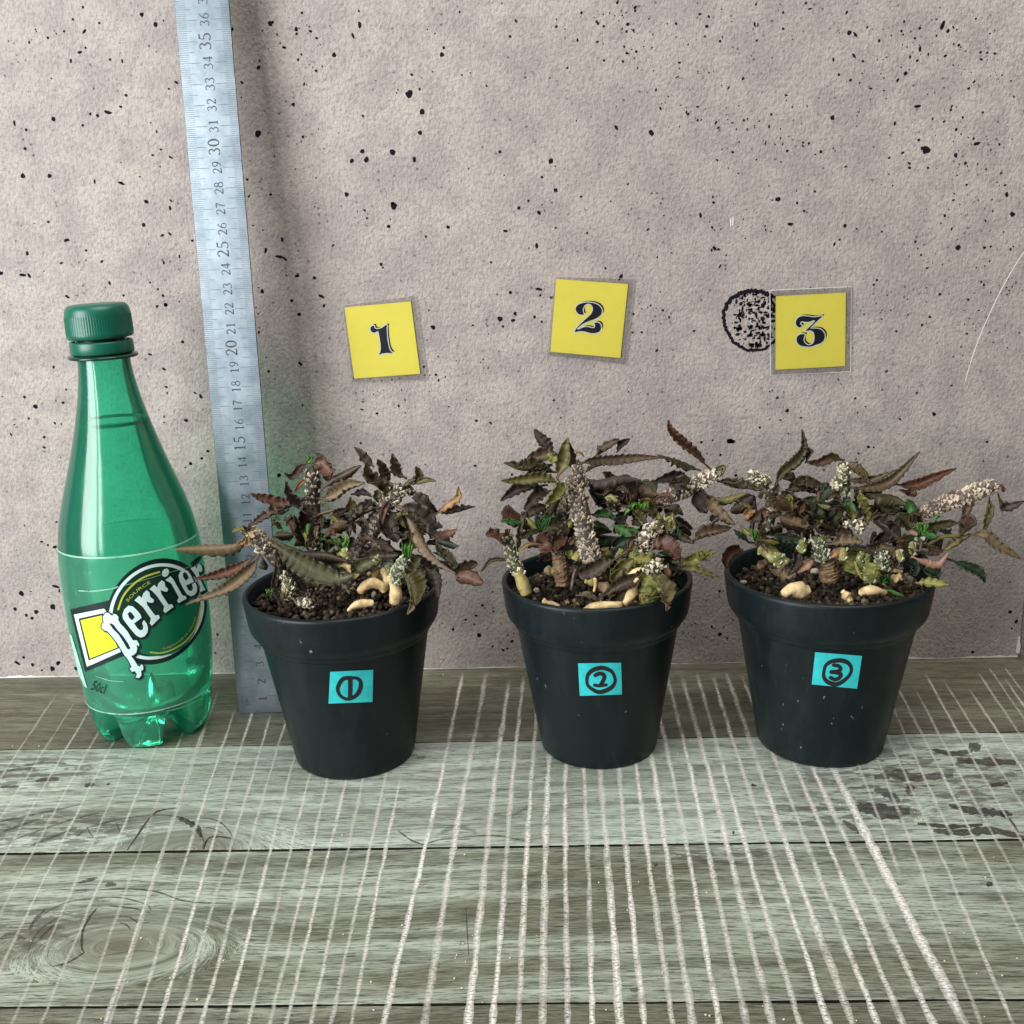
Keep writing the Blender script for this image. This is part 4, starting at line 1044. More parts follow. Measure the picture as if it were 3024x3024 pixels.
def mat_bark(name, c1, c2, sc_=260):
    t = NT(name)
    n1 = t.noise(t.pos(), sc_, 5, 0.65)
    n2 = t.noise(t.pos(loc=(3, 3, 3)), 160, 4, .7)
    c = t.mix(t.ramp(n1, [(0.32, 0.0), (0.68, 1.0)]), c1, c2)
    c = t.mix(t.ramp(n2, [(0.50, 0.0), (0.72, 0.8)]), c, tuple(x * 0.55 for x in c1))
    return t.done(t.bsdf(Base_Color=c, Roughness=0.6, Specular_IOR_Level=0.35, Normal=t.bump(n1, 0.5, 0.001)))
BK = {
 'grey': mat_bark('bark_grey', (0.030, 0.022, 0.018), (0.12, 0.095, 0.08)),
 'pink': mat_bark('bark_pinkish', (0.055, 0.036, 0.032), (0.17, 0.12, 0.105)),
 'brown': mat_bark('bark_brown', (0.105, 0.062, 0.035), (0.30, 0.19, 0.105)),
 'root': mat_bark('root_cream', (0.36, 0.215, 0.085), (0.84, 0.68, 0.38), 150),
 'rootg': mat_bark('root_green', (0.15, 0.135, 0.035), (0.42, 0.35, 0.13), 90),
 'green': mat_bark('swollen_green_base', (0.070, 0.085, 0.018), (0.30, 0.30, 0.085), 110),
 'moss': mat_bark('mossy_base', (0.028, 0.034, 0.014), (0.11, 0.12, 0.05)),
 'dark': mat_bark('bark_dark', (0.022, 0.016, 0.013), (0.08, 0.06, 0.045)),
}
SCALEM = {
 'white': mat_bark('bract_white', (0.32, 0.26, 0.18), (0.84, 0.75, 0.58)),
 'grey': mat_bark('bract_grey', (0.155, 0.118, 0.082), (0.58, 0.47, 0.34)),
 'pink': mat_bark('bract_pink', (0.21, 0.155, 0.11), (0.74, 0.62, 0.47)),
 'green': mat_bark('bract_green', (0.18, 0.20, 0.12), (0.62, 0.62, 0.50)),
}
def stem(plant, pi, key, pts, wpx, bark, scales=None, dens=1.0, y0=0.0, y1=0.0, ground=False, name='stem', lumpy=0.10, rings=0.0, ssize=1.0, taper=None):
    ox, oy, s = KEY[key]; X, Y, _ = POTS[pi]
    r = LRNG; n = len(pts)
    P3 = [at(ox + x / s, oy + y / s, Y + y0 + (y1 - y0) * (k / (n - 1))) for k, (x, y) in enumerate(pts)]
    if ground:
        P3 = [atz(ox + x / s, oy + y / s, z_) for (x, y), z_ in zip(pts, ground)]
    C = [np.array(c) for c in smooth_line(P3, max(4, int(22 / (n - 1))))]
    N = len(C); ns = 14
    wl_ = wpx if isinstance(wpx, (list, tuple)) else [wpx] * 2
    V, Fc, MI = [], [], []
    fr = []; sph = r.uniform(0, 6)
    for i, c in enumerate(C):
        t = i / (N - 1)
        d = C[min(N - 1, i + 1)] - C[max(0, i - 1)]; d /= np.linalg.norm(d) + 1e-9
        a = np.cross(d, np.array([0.3, 0.9, 0.2])); a /= np.linalg.norm(a); b = np.cross(d, a)
        wv = np.interp(t, np.linspace(0, 1, len(wl_)), wl_)
        R_ = wv / 2 / s / pxcm(c)
        end = min(1.0, math.sqrt(max(0.02, 1 - max(0, (abs(2 * t - 1) - 0.86) / 0.14) ** 2)))
        R_ *= end * (1 + rings * math.sin(i * 2.1))
        fr.append((c, d, a, b, R_))
        for j in range(ns):
            th = 2 * math.pi * j / ns
            if name == 'root':
                q = R_ * (1 + 1.3 * lumpy * math.sin(2 * th + i * .31 + sph) + 1.1 * lumpy * math.sin(i * .47 + sph * 2) + .6 * lumpy * math.sin(3 * th - i * .8))
            else:
                q = R_ * (1 + lumpy * math.sin(3 * th + i * .9) * .6 + r.uniform(-lumpy, lumpy))
            V.append(c + (a * math.cos(th) + b * math.sin(th)) * q)
    for i in range(N - 1):
        for j in range(ns):
            Fc.append((i * ns + j, i * ns + (j + 1) % ns, (i + 1) * ns + (j + 1) % ns, (i + 1) * ns + j))
    Fc.append(tuple(range(ns))[::-1]); Fc.append(tuple((N - 1) * ns + j for j in range(ns)))
    MI = [0] * len(Fc)
    mats = [BK[bark]]
    if scales:
        mats.append(SCALEM[scales])
        Lg = sum(np.linalg.norm(C[i + 1] - C[i]) for i in range(N - 1))
        cnt = int(dens * Lg * np.mean([f[4] for f in fr]) * 6.28 * 27)
        for k in range(cnt):
            i = min(N - 2, int((k + r.random()) / cnt * (N - 1))); c, d, a, b, R_ = fr[i]
            th = k * 2.39996 + r.uniform(-.28, .28); rad = a * math.cos(th) + b * math.sin(th); tan = np.cross(d, rad)
            sz = r.choice((r.uniform(0.07, 0.12), r.uniform(0.13, 0.18), r.uniform(.15, .21))) * ssize
            base = c + d * r.uniform(-.05, .05) + rad * R_ * 0.93
            lift = r.uniform(0.4, 0.8); up = r.uniform(.1, .7)
            q0 = len(V)
            V.extend([base - tan * sz * .75 - d * sz * .5, base + tan * sz * .75 - d * sz * .5, base + d * sz * .75, base + rad * sz * lift + d * sz * up * .6 - tan * sz * .22, base + rad * sz * lift * .9 + d * sz * up * .6 + tan * sz * .25])
            Fc.extend([(q0, q0 + 1, q0 + 4, q0 + 3), (q0 + 1, q0 + 2, q0 + 4), (q0 + 2, q0, q0 + 3), (q0 + 2, q0 + 3, q0 + 4)])
            MI.extend([1] * 4)
    return mesh(name, V, Fc, mats, plant, name == 'root', mi=MI)
def tuft(plant, pi, key, x, y, wd, n, col, y0, spread=60, up=80):
    for k in range(n):
        dx = LRNG.uniform(-spread, spread); b = (x + dx * .3, y)
        leaf(plant, pi, key, [b, (x + dx * .7, y - up * .5), (x + dx, y - up * LRNG.uniform(.7, 1.1))], wd, col, y0, y0 - .2, 0.6, pet=False)
def rosette(plant, pi, key, x, y, rpx, n, y0, cols=('gr', 'yg')):
    """tiny spiky bracts round a growing tip"""
    for k in range(n):
        a = LRNG.uniform(0, 6.28)
        leaf(plant, pi, key, [(x, y), (x + rpx * .6 * math.cos(a), y + rpx * .6 * math.sin(a)), (x + rpx * math.cos(a), y + rpx * math.sin(a) - 6)], rpx * .35, LRNG.choice(cols), y0, y0 - .3, .4, pet=False, name='bract')

PLANTL = ['dark crinkled-leaf succulent with a low branch reaching toward the bottle, in pot 1',
          'crinkled-leaf succulent with a thick scaly grey trunk, in pot 2',
          'sprawling crinkled-leaf succulent with one pale stem reaching right, in pot 3']
pl = []
for i, (X, Y, k) in enumerate(POTS):
    pl.append(tag(empty('succulent_plant', (X, Y, NSOIL)), PLANTL[i], 'plant', 'potted succulents'))
# ---- plant 1
p = pl[0]
def L1(*a, **k): leaf(p, 0, *a, **k)
def S1(*a, **k): stem(p, 0, *a, **k)
S1('A', [(1480, 1420), (1500, 1100), (1500, 700), (1480, 270)], [150, 130, 140, 150], 'dark', 'white', .75, 0.3, 0.0)
S1('A', [(1440, 1700), (1260, 1440), (1000, 1080), (830, 930)], [190, 170, 150, 130], 'grey', 'grey', 1.1, -2.2, -2.6)
S1('A', [(1000, 1150), (920, 1040), (830, 930)], [150, 150, 110], 'grey', 'white', 1.2, -2.75, -2.9)
S1('A', [(1220, 1640), (1245, 1500), (1180, 1370)], [120, 130, 70], 'moss', 'white', 1.3, -2.9, -2.9)
S1('B', [(470, 1560), (560, 1200), (720, 880), (950, 520)], [190, 190, 180, 150], 'grey', 'pink', 1.1, -0.6, -0.6)
S1('B', [(900, 640), (960, 540), (1010, 490)], [150, 170, 120], 'grey', 'white', 1.2, -0.9, -0.9)
S1('B', [(1060, 540), (1120, 500)], [110, 90], 'grey', 'white', 1.3, -0.6, -0.6)
S1('B', [(930, 1715), (945, 1600), (930, 1480), (900, 1380)], [110, 120, 130, 110], 'root', None, 1, -3.0, -2.6, name='root', lumpy=.06)
S1('B', [(560, 1590), (610, 1525), (700, 1480), (790, 1510), (830, 1580)], [75, 95, 105, 100, 70], 'root', None, 1, -2.9, -2.4, name='root', lumpy=.07)
S1('B', [(440, 1775), (530, 1710), (640, 1690), (720, 1690)], [40, 75, 85, 60], 'root', None, 1, -3.4, -3.1, name='root', lumpy=.07)
S1('B', [(830, 1560), (850, 1440), (800, 1320)], [90, 80, 70], 'root', None, 1, -2.3, -2.0, name='root', lumpy=.07)
S1('B', [(720, 1480), (735, 1390), (770, 1320)], [60, 70, 60], 'root', None, 1, -2.0, -1.8, name='root', lumpy=.07)
S1('B', [(930, 1500), (960, 1400), (1010, 1300), (1060, 1220)], [130, 150, 150, 90], 'moss', 'green', 1.2, -2.8, -2.6)
S1('B', [(330, 1175), (390, 1180), (430, 1200)], [70, 90, 60], 'rootg', None, 1, -2.0, -2.0, name='root')
S1('A', [(1450, 1440), (1500, 1490), (1560, 1480)], [80, 100, 60], 'root', None, 1, -1.6, -1.5, name='root')
S1('A', [(1330, 1650), (1420, 1690), (1500, 1690)], [70, 90, 60], 'grey', 'white', 1.2, -3.0, -3.1)
for a in [('A', [(830,1030),(650,1100),(350,1130),(55,1135)], 140, 'ta', -3, -4.2),
          ('A', [(900,1190),(740,1320),(500,1400),(250,1440)], 125, 're', -3, -4.3),
          ('A', [(950,1180),(800,1380),(560,1570),(170,1705)], 160, 'ta', -3, -4.8),
          ('A', [(1460,560),(1250,680),(1000,800),(825,895)], 145, 'br', -.3, -1.8),
          ('A', [(1400,600),(1200,670),(1000,610),(840,553)], 130, 're', -.5, -1.2),
          ('A', [(1450,600),(1330,640),(1240,560),(1203,430)], 120, 'pu', -.8, -1.4),
          ('A', [(1430,235),(1350,300),(1270,375),(1190,340)], 85, 'br', 0, -.8),
          ('A', [(1480,250),(1580,230),(1660,330),(1725,305)], 165, 're', 0, -.6),
          ('A', [(1530,300),(1620,330),(1640,420)], 150, 'br', .2, .1),
          ('A', [(1520,240),(1560,190),(1515,135)], 60, 'dk', .2, .1),
          ('A', [(1050,1060),(1250,1190),(1470,1330),(1740,1440),(1920,1400)], 260, 'od', -2.9, -3.4),
          ('A', [(1070,1020),(1200,1090),(1400,1170),(1620,1190),(1850,1260)], 190, 'dk', -2.7, -2.6),
          ('A', [(1080,1000),(1190,990),(1310,965)], 100, 'br', -2, -1.6),
          ('A', [(1420,1100),(1340,980),(1290,775)], 130, 'od', -.8, -1.3),
          ('A', [(1090,1170),(1115,1350),(1080,1540),(1170,1730)], 70, 'dk', -2.8, -3.2),
          ('A', [(960,1210),(990,1300),(925,1310)], 70, 'od', -2.4, -2.4),
          ('A', [(1500,690),(1410,850),(1470,1060)], 220, 'dk', -.5, -.9),
          ('A', [(1540,740),(1500,900),(1520,1050)], 180, 'br', -.7, -.8),
          ('A', [(1380,720),(1470,740),(1580,760)], 110, 'dk', -.9, -.9),
          ('B', [(160,520),(300,400),(450,340),(585,265)], 110, 'dk', -.2, -.6),
          ('B', [(150,610),(300,600),(450,500),(625,445)], 180, 'ta', -.4, -1.0),
          ('B', [(480,560),(600,555),(700,588)], 95, 'pu', -.4, -.6),
          ('B', [(1010,480),(800,460),(665,400),(632,225)], 210, 'br', -.9, -1.8),
          ('B', [(840,600),(800,500),(650,420),(600,340)], 120, 'ol', -1.0, -1.7),
          ('B', [(720,280),(620,200),(512,70)], 110, 'br', -.6, -.4),
          ('B', [(850,430),(800,330),(755,195)], 140, 'dk', -.6, -.6),
          ('B', [(1060,400),(950,340),(920,240),(908,140)], 140, 'br', -.5, -.8),
          ('B', [(1150,440),(1180,360),(1155,268)], 100, 'br', -.4, -.5),
          ('B', [(1120,460),(1230,415),(1365,425)], 65, 'ol', -.6, -.9),
          ('B', [(1010,490),(1070,430),(1150,405)], 75, 'od', -.8, -.8),
          ('B', [(1120,590),(1240,680),(1380,750)], 170, 'dk', -.8, -1.0),
          ('B', [(1330,775),(1470,710),(1590,610),(1592,480)], 105, 'tn', -1.1, -1.6),
          ('B', [(1370,745),(1550,745),(1770,688)], 105, 'pu', -.9, -1.0),
          ('B', [(950,680),(1120,760),(1260,890),(1310,1020)], 240, 'dk', -1.2, -2.0),
          ('B', [(1000,720),(1120,880),(1200,1060),(1340,1230),(1570,1390)], 140, 'ta', -1.6, -3.0),
          ('B', [(1240,920),(1400,985),(1500,960),(1580,920)], 120, 're', -1.6, -2.1),
          ('B', [(1290,880),(1330,850),(1325,780)], 80, 'pu', -1.4, -1.4),
          ('B', [(1360,1035),(1480,1060),(1605,1100)], 85, 'dg', -1.8, -2.0),
          ('B', [(1240,1240),(1450,1310),(1570,1380)], 95, 'dk', -2.2, -2.6),
          ('B', [(1330,1165),(1470,1230),(1600,1330)], 120, 'od', -2.0, -2.5),
          ('B', [(1560,1400),(1670,1300),(1790,1275)], 160, 'dk', -2.5, -2.2),
          ('B', [(1570,1420),(1700,1430),(1850,1485)], 180, 're', -2.6, -3.0),
          ('B', [(1360,1050),(1420,1150),(1505,1215)], 80, 'od', -1.9, -2.1),
          ('B', [(800,690),(620,760),(500,850),(460,1000)], 170, 'dk', -.9, -1.5),
          ('B', [(790,680),(640,700),(500,780)], 110, 'br', -.5, -.8),
          ('B', [(520,850),(360,880),(190,1010)], 150, 'br', -1.2, -1.7),
          ('B', [(470,590),(475,700),(405,860)], 115, 'ol', .5, .3),
          ('B', [(1110,1010),(1090,1120),(1050,1240)], 60, 'bg', -2.0, -2.2),
          ('B', [(325,1295),(410,1310),(480,1390)], 90, 'cr', -2.2, -2.6),
          ('B', [(480,1400),(520,1430),(560,1390)], 70, 'cr', -2.6, -2.7),
          ('B', [(1070,1390),(1110,1540),(1150,1720)], 240, 'ol', -3.2, -4.2),
          ('B', [(1090,1660),(1110,1730),(1065,1810)], 70, 'ta', -4.2, -4.6),
          ('B', [(490,1360),(620,1290),(780,1270)], 160, 'od', -2.3, -2.5),
          ('B', [(890,610),(830,720),(805,880)], 70, 're', -1.3, -1.6),
          ('B', [(900,740),(880,900),(960,1060)], 230, 'dk', -.8, -1.3),
          ('B', [(950,940),(1060,1020),(990,1120)], 210, 'dk', -1.0, -1.3),
          ('B', [(690,1050),(800,1110),(920,1150)], 190, 'br', -1.3, -1.6),
          ('B', [(560,1270),(760,1210),(980,1180)], 170, 'dk', -1.7, -2.0),
          ('B', [(1210,1220),(1150,1340),(1250,1430)], 180, 'od', -2.4, -2.9),
          ('B', [(1250,1320),(1340,1430),(1390,1640)], 150, 'dk', -2.6, -3.6),
          ('B', [(730,520),(760,600),(810,650)], 90, 'od', -.4, -.5),
          ('B', [(920,800),(960,900),(1020,980)], 120, 'dk', -.4, -.3),
          ('B', [(1080,860),(1040,950),(1120,1020)], 160, 'dk', -.3, -.3),
          ('B', [(420,1250),(300,1230),(160,1220)], 150, 'dk', -2.0, -2.3),
          ('B', [(250,1450),(180,1500),(120,1580)], 90, 'br', -2.6, -3.0)]:
    L1(*a)
L1('A', [(1415,425),(1345,460),(1295,535)], 45, 'tn', -.6, -.9, .1, pet=False)
L1('A', [(840,960),(750,935),(650,950)], 55, 'yg', -3, -3.1, .6, pet=False)
L1('A', [(800,1000),(740,1060),(700,1050)], 50, 'tn', -3.2, -3.3, .6, pet=False)
L1('A', [(815,1000),(810,1080),(860,1070)], 60, 'tn', -3.3, -3.4, .6, pet=False)
L1('A', [(1440,235),(1455,190),(1430,145)], 55, 'bg', -.1, -.2, .6, pet=False)
tuft(p, 0, 'B', 390, 1170, 38, 9, 'bg', -2.0, 95, 190)
tuft(p, 0, 'B', 1060, 1230, 34, 7, 'bg', -2.4, 60, 160)
tuft(p, 0, 'A', 1035, 1590, 34, 6, 'bg', -3.0, 50, 50)
tuft(p, 0, 'A', 1200, 1640, 34, 5, 'yg', -3.2, 50, 60)
rosette(p, 0, 'A', 825, 945, 85, 12, -3.1, ('ta', 'tn', 'cr'))
# ---- plant 2
p = pl[1]
def L2(*a, **k): leaf(p, 1, *a, **k)
def S2(*a, **k): stem(p, 1, *a, **k)
S2('C', [(1060, 1325), (1000, 1080), (930, 760), (860, 490)], [185, 175, 165, 150], 'grey', 'pink', 1.35, -2.2, -1.6)
S2('C', [(960, 620), (930, 480), (900, 350)], [130, 110, 70], 'grey', 'grey', 1.2, -1.4, -1.3)
S2('C', [(780, 1550), (760, 1380), (745, 1230)], [130, 150, 140], 'brown', None, 1, -1.4, -1.3, rings=.05)
S2('C', [(745, 1250), (740, 1000), (790, 760), (830, 620)], [140, 150, 140, 120], 'grey', 'grey', 1.2, -1.2, -1.0)
S2('C', [(440, 1640), (390, 1500), (350, 1400)], [110, 120, 110], 'rootg', None, 1, -2.4, -2.3, name='root', lumpy=.04)
S2('C', [(370, 1440), (300, 1290), (250, 1060)], [120, 120, 95], 'moss', 'white', .75, -2.3, -2.0)
S2('D', [(620, 900), (800, 780), (1000, 690), (1280, 540)], [90, 120, 135, 110], 'pink', 'pink', 1.25, -.8, -.6)
S2('D', [(1040, 660), (1150, 610), (1280, 545)], [140, 140, 100], 'pink', 'white', 1.3, -.75, -.7)
S2('D', [(560, 1290), (620, 1170), (690, 1060), (760, 1020)], [110, 140, 140, 90], 'grey', 'white', 1.3, -2.0, -2.1)
S2('D', [(660, 1740), (660, 1620), (690, 1520), (730, 1410)], [190, 240, 210, 140], 'green', None, 1, -3.0, -2.8, lumpy=.12)
S2('D', [(620, 1430), (700, 1390), (790, 1350)], [90, 120, 80], 'moss', 'white', 1.2, -3.2, -3.2)
S2('D', [(440, 1740), (500, 1650), (530, 1560), (570, 1490)], [85, 80, 75, 50], 'root', None, 1, -3.6, -3.2, name='root', lumpy=.1)
S2('D', [(60, 1795), (180, 1755), (300, 1740), (430, 1750)], [50, 85, 90, 70], 'root', None, 1, -3.7, -3.6, name='root', lumpy=.09)
S2('C', [(580, 1690), (650, 1715), (755, 1750)], [55, 70, 30], 'root', None, 1, -3.0, -3.1, name='root', lumpy=.12)
S2('C', [(600, 1405), (650, 1400), (710, 1400)], [60, 85, 60], 'root', None, 1, -.7, -.7, name='root', lumpy=.1)
S2('C', [(805, 1710), (840, 1695)], [50, 45], 'brown', None, 1, -3.0, -3.0, name='root')
S2('D', [(80, 1515), (130, 1530), (200, 1540)], [45, 60, 50], 'rootg', None, 1, -2.8, -2.8, name='root')
S2('D', [(165, 1620), (180, 1550), (172, 1490)], [22, 30, 30], 'root', None, 1, -3.0, -3.0, name='root')
S2('D', [(190, 1560), (270, 1580), (330, 1620)], [60, 100, 60], 'brown', None, 1, -2.8, -2.8, name='root')
S2('D', [(265, 1350), (270, 1270), (260, 1220)], [90, 110, 80], 'rootg', None, 1, -1.2, -1.2, name='root')
S2('C', [(900, 1300), (920, 1260), (960, 1300)], [80, 100, 80], 'rootg', None, 1, -1.8, -1.8, name='root')
S2('C', [(860, 1590), (880, 1470), (905, 1380)], [28, 34, 30], 'pink', None, 1, -2.2, -2.0, name='root')
S2('D', [(330, 880), (350, 830), (400, 800)], [110, 130, 90], 'grey', 'white', 1.3, .3, .3)
for a in [('C', [(700,290),(600,200),(508,55)], 140, 'pu', -.8, -.8),
          ('C', [(725,530),(775,390),(800,260),(832,138)], 150, 'ol', -2.6, -2.8),
          ('C', [(850,420),(860,320),(840,180)], 90, 'br', -2.5, -2.6),
          ('C', [(720,310),(580,320),(440,330)], 170, 'br', -1.0, -1.2),
          ('C', [(680,400),(520,420),(380,440),(215,378)], 150, 'od', -1.4, -2.0),
          ('C', [(760,575),(600,535),(400,545),(196,545)], 130, 'ol', -1.8, -2.6),
          ('C', [(720,470),(560,465),(400,520)], 120, 'br', -1.5, -1.9),
          ('C', [(640,590),(460,620),(330,650),(185,740)], 135, 'pu', -1.5, -2.0),
          ('C', [(670,640),(550,690),(405,815)], 145, 'dk', -1.6, -2.2),
          ('C', [(750,555),(690,650),(610,775)], 140, 'yg', -2.2, -2.8),
          ('C', [(700,600),(700,700),(640,900)], 110, 'dk', -1.4, -1.5),
          ('C', [(640,290),(690,345),(735,385)], 90, 'yg', -1.6, -1.8),
          ('C', [(410,900),(300,870),(205,830)], 180, 're', -1.2, -1.6),
          ('C', [(420,930),(300,930),(185,932)], 65, 'gr', -1.9, -2.2),
          ('C', [(430,900),(500,950),(560,1010)], 60, 'yg', -2.2, -2.2),
          ('C', [(540,985),(630,920),(730,890)], 80, 'gr', -2.2, -2.0),
          ('C', [(230,1150),(130,1080),(45,1060)], 190, 're', -2.2, -2.6),
          ('C', [(340,1080),(430,1065),(540,1040)], 75, 'od', -2.0, -1.8),
          ('C', [(350,1240),(355,1060),(400,920)], 75, 'od', -2.1, -1.9),
          ('C', [(560,1200),(680,1130),(820,1110)], 230, 're', -1.9, -1.8),
          ('C', [(590,990),(720,1000),(840,1060)], 210, 'ta', -1.5, -1.5),
          ('C', [(640,1060),(740,1120),(830,1200)], 190, 'br', -1.8, -1.7),
          ('C', [(800,1190),(880,1080),(900,950)], 170, 'dg', -1.3, -1.0),
          ('C', [(420,910),(520,840),(620,780)], 120, 'dk', -1.5, -1.2),
          ('C', [(460,1000),(430,930),(450,860)], 110, 'dk', -1.3, -1.3),
          ('C', [(620,900),(680,850),(740,800)], 130, 'dk', -.8, -.8),
          ('C', [(880,1280),(860,1200),(830,1120)], 100, 'yg', -1.6, -1.4),
          ('D', [(20,465),(150,425),(350,415),(560,405),(790,403)], 105, 'br', -1.4, -1.8),
          ('D', [(160,405),(270,330),(395,232)], 120, 'br', -1.2, -1.2),
          ('D', [(370,360),(430,285),(492,232)], 75, 'dk', -1.0, -1.0),
          ('D', [(70,545),(180,485),(340,450)], 60, 'br', -1.3, -1.3),
          ('D', [(80,590),(200,615),(400,580),(590,607)], 125, 'pu', -1.3, -1.6),
          ('D', [(110,640),(250,700),(430,730)], 150, 'dk', -1.1, -1.0),
          ('D', [(370,630),(480,660),(570,780)], 170, 'dk', -.8, -.8),
          ('D', [(570,770),(640,720),(750,740)], 160, 'br', -.7, -.9),
          ('D', [(120,690),(200,800),(300,840)], 130, 'dg', -1.0, -1.0),
          ('D', [(400,780),(480,800),(560,860)], 130, 'dk', -.2, -.2),
          ('D', [(1235,525),(1100,400),(950,270),(870,160),(838,62)], 105, 're', -.7, -1.2),
          ('D', [(1140,525),(1000,470),(860,410),(738,374)], 105, 'od', -.6, -1.2),
          ('D', [(1030,620),(880,580),(695,622)], 115, 'pu', -.5, -.8),
          ('D', [(1030,670),(940,650),(845,660)], 130, 'dk', -.9, -1.0),
          ('D', [(1090,690),(1105,800),(1190,905)], 155, 'pu', -.8, -1.2),
          ('D', [(1130,715),(1260,860),(1445,1015)], 120, 'ta', -.9, -1.5),
          ('D', [(1140,715),(1300,785),(1430,770),(1560,720)], 85, 'ol', -.7, -1.0),
          ('D', [(1280,620),(1400,635),(1560,680)], 80, 'br', -.5, -.6),
          ('D', [(800,860),(900,865),(975,925)], 70, 'dk', -1.0, -1.0),
          ('D', [(890,970),(960,1000),(1060,1048)], 95, 'dk', -1.2, -1.3),
          ('D', [(810,1110),(950,1125),(1075,1180)], 90, 'br', -1.6, -1.9),
          ('D', [(1060,1165),(1200,1095),(1410,1035)], 130, 'br', -1.6, -1.2),
          ('D', [(900,1080),(980,1060),(1040,1110)], 100, 'dk', -1.3, -1.4),
          ('D', [(1230,990),(1310,955),(1400,1010)], 100, 'pu', -1.0, -1.2),
          ('D', [(870,1350),(1040,1345),(1160,1300),(1285,1255)], 120, 'yg', -2.2, -2.6),
          ('D', [(860,1400),(1080,1430),(1305,1485)], 75, 'ol', -2.5, -3.0),
          ('D', [(700,1220),(830,1235),(945,1320)], 190, 're', -2.4, -2.8),
          ('D', [(900,1290),(935,1340),(948,1400)], 60, 'ta', -2.7, -2.8),
          ('D', [(330,1010),(450,1065),(600,1085)], 110, 'gr', -1.6, -1.9),
          ('D', [(130,920),(260,930),(380,975)], 100, 'gr', -1.2, -1.3),
          ('D', [(140,970),(230,1005),(300,1045)], 70, 'gr', -1.3, -1.3),
          ('D', [(440,930),(500,850),(545,805)], 60, 'bg', -1.2, -1.2),
          ('D', [(560,830),(650,860),(710,930)], 170, 'ol', -1.2, -1.3),
          ('D', [(540,880),(590,960),(640,1000)], 90, 'ol', -1.5, -1.8),
          ('D', [(830,1060),(850,980),(880,900)], 160, 'ol', -1.5, -1.5),
          ('D', [(790,1160),(860,1150),(930,1130)], 110, 'dg', -1.9, -1.9),
          ('D', [(170,1100),(300,1120),(440,1150)], 170, 'dg', -.8, -.8),
          ('D', [(360,1220),(430,1160),(520,1140)], 150, 'dg', -1.4, -1.4),
          ('D', [(160,1040),(240,1080),(330,1080)], 120, 'dg', -.9, -.9),
          ('D', [(610,1450),(450,1540),(270,1650)], 150, 'dk', -3.2, -3.4),
          ('D', [(290,1710),(400,1640),(490,1590)], 150, 'br', -3.1, -3.1),
          ('D', [(30,1460),(200,1400),(350,1340)], 170, 'dk', -2.6, -2.4),
          ('D', [(0,1650),(100,1660),(210,1700)], 60, 'ta', -3.0, -3.1),
          ('D', [(330,1470),(430,1390),(530,1330)], 150, 'ol', -2.8, -2.8),
          ('D', [(380,1560),(370,1480),(420,1400)], 110, 'ol', -3.0, -3.0),
          ('D', [(530,1320),(620,1320),(710,1360)], 110, 'yg', -2.9, -3.0),
          ('D', [(430,1495),(500,1440),(600,1395)], 75, 'cr', -3.0, -3.0),
          ('D', [(700,1490),(800,1600),(840,1720)], 200, 'ol', -3.6, -4.0),
          ('D', [(780,1680),(820,1720),(822,1795)], 80, 'ta', -3.9, -4.1),
          ('D', [(630,1640),(720,1640),(800,1600)], 140, 'yg', -3.5, -3.6),
          ('D', [(580,1690),(600,1650),(640,1760)], 30, 'tn', -3.8, -3.9),
          ('D', [(840,1360),(830,1420),(848,1490)], 60, 'tn', -3.0, -3.1),
          ('D', [(700,950),(740,880),(780,830)], 120, 'od', -.6, -.6),
          ('D', [(560,1250),(520,1200),(470,1180)], 120, 'od', -1.6, -1.6),
          ('D', [(740,1180),(800,1130),(850,1090)], 120, 'dg', -1.6, -1.6)]:
    L2(*a)
L2('C', [(870,325),(920,278),(985,318)], 45, 'tn', -1.4, -1.5, .2, pet=False)
L2('D', [(1250,510),(1340,490),(1320,565)], 45, 'ol', -.6, -.8, .3, pet=False)
L2('C', [(365,1215),(450,1150),(570,1150)], 32, 'tn', -2.2, -2.0, .1, pet=False)
L2('C', [(235,1300),(90,1310),(0,1410)], 40, 'br', -2.4, -2.8, .1, pet=False)
L2('D', [(610,1180),(450,1260),(320,1350)], 38, 'br', -2.3, -2.5, .1, pet=False)
tuft(p, 1, 'C', 580, 1010, 36, 7, 'gr', -2.3, 90, 110)
tuft(p, 1, 'D', 580, 900, 40, 6, 'bg', -1.3, 90, 90)
tuft(p, 1, 'D', 1150, 1330, 36, 6, 'yg', -2.6, 110, 70)
rosette(p, 1, 'D', 740, 1030, 60, 9, -2.3, ('cr', 'tn', 'ta'))
rosette(p, 1, 'C', 260, 1060, 55, 8, -2.1, ('yg', 'ol'))
# ---- plant 3
p = pl[2]
def L3(*a, **k): leaf(p, 2, *a, **k)
def S3(*a, **k): stem(p, 2, *a, **k)
S3('E', [(1190, 1500), (1180, 1400), (1150, 1290)], [170, 185, 160], 'brown', None, 1, -1.6, -1.6, rings=.06)
S3('E', [(1140, 1300), (1090, 1180), (1050, 1080)], [150, 150, 110], 'moss', 'green', 1.4, -1.7, -1.8)
S3('E', [(1180, 1000), (1260, 820), (1330, 620), (1320, 370)], [120, 130, 120, 90], 'moss', 'green', .9, -.3, -.3)
S3('E', [(1230, 620), (1320, 500), (1320, 370)], [90, 120, 90], 'moss', 'white', 1.2, -.5, -.5)
S3('E', [(620, 560), (510, 520), (420, 495)], [90, 100, 80], 'moss', 'white', 1.4, -.4, -.4)
S3('E', [(700, 600), (610, 720), (640, 860), (590, 1040)], [70, 75, 80, 80], 'dark', 'grey', .5, -.8, -1.0)
S3('E', [(450, 680), (470, 820), (450, 1030)], [60, 60, 40], 'dark', None, 1, -.5, -.6)
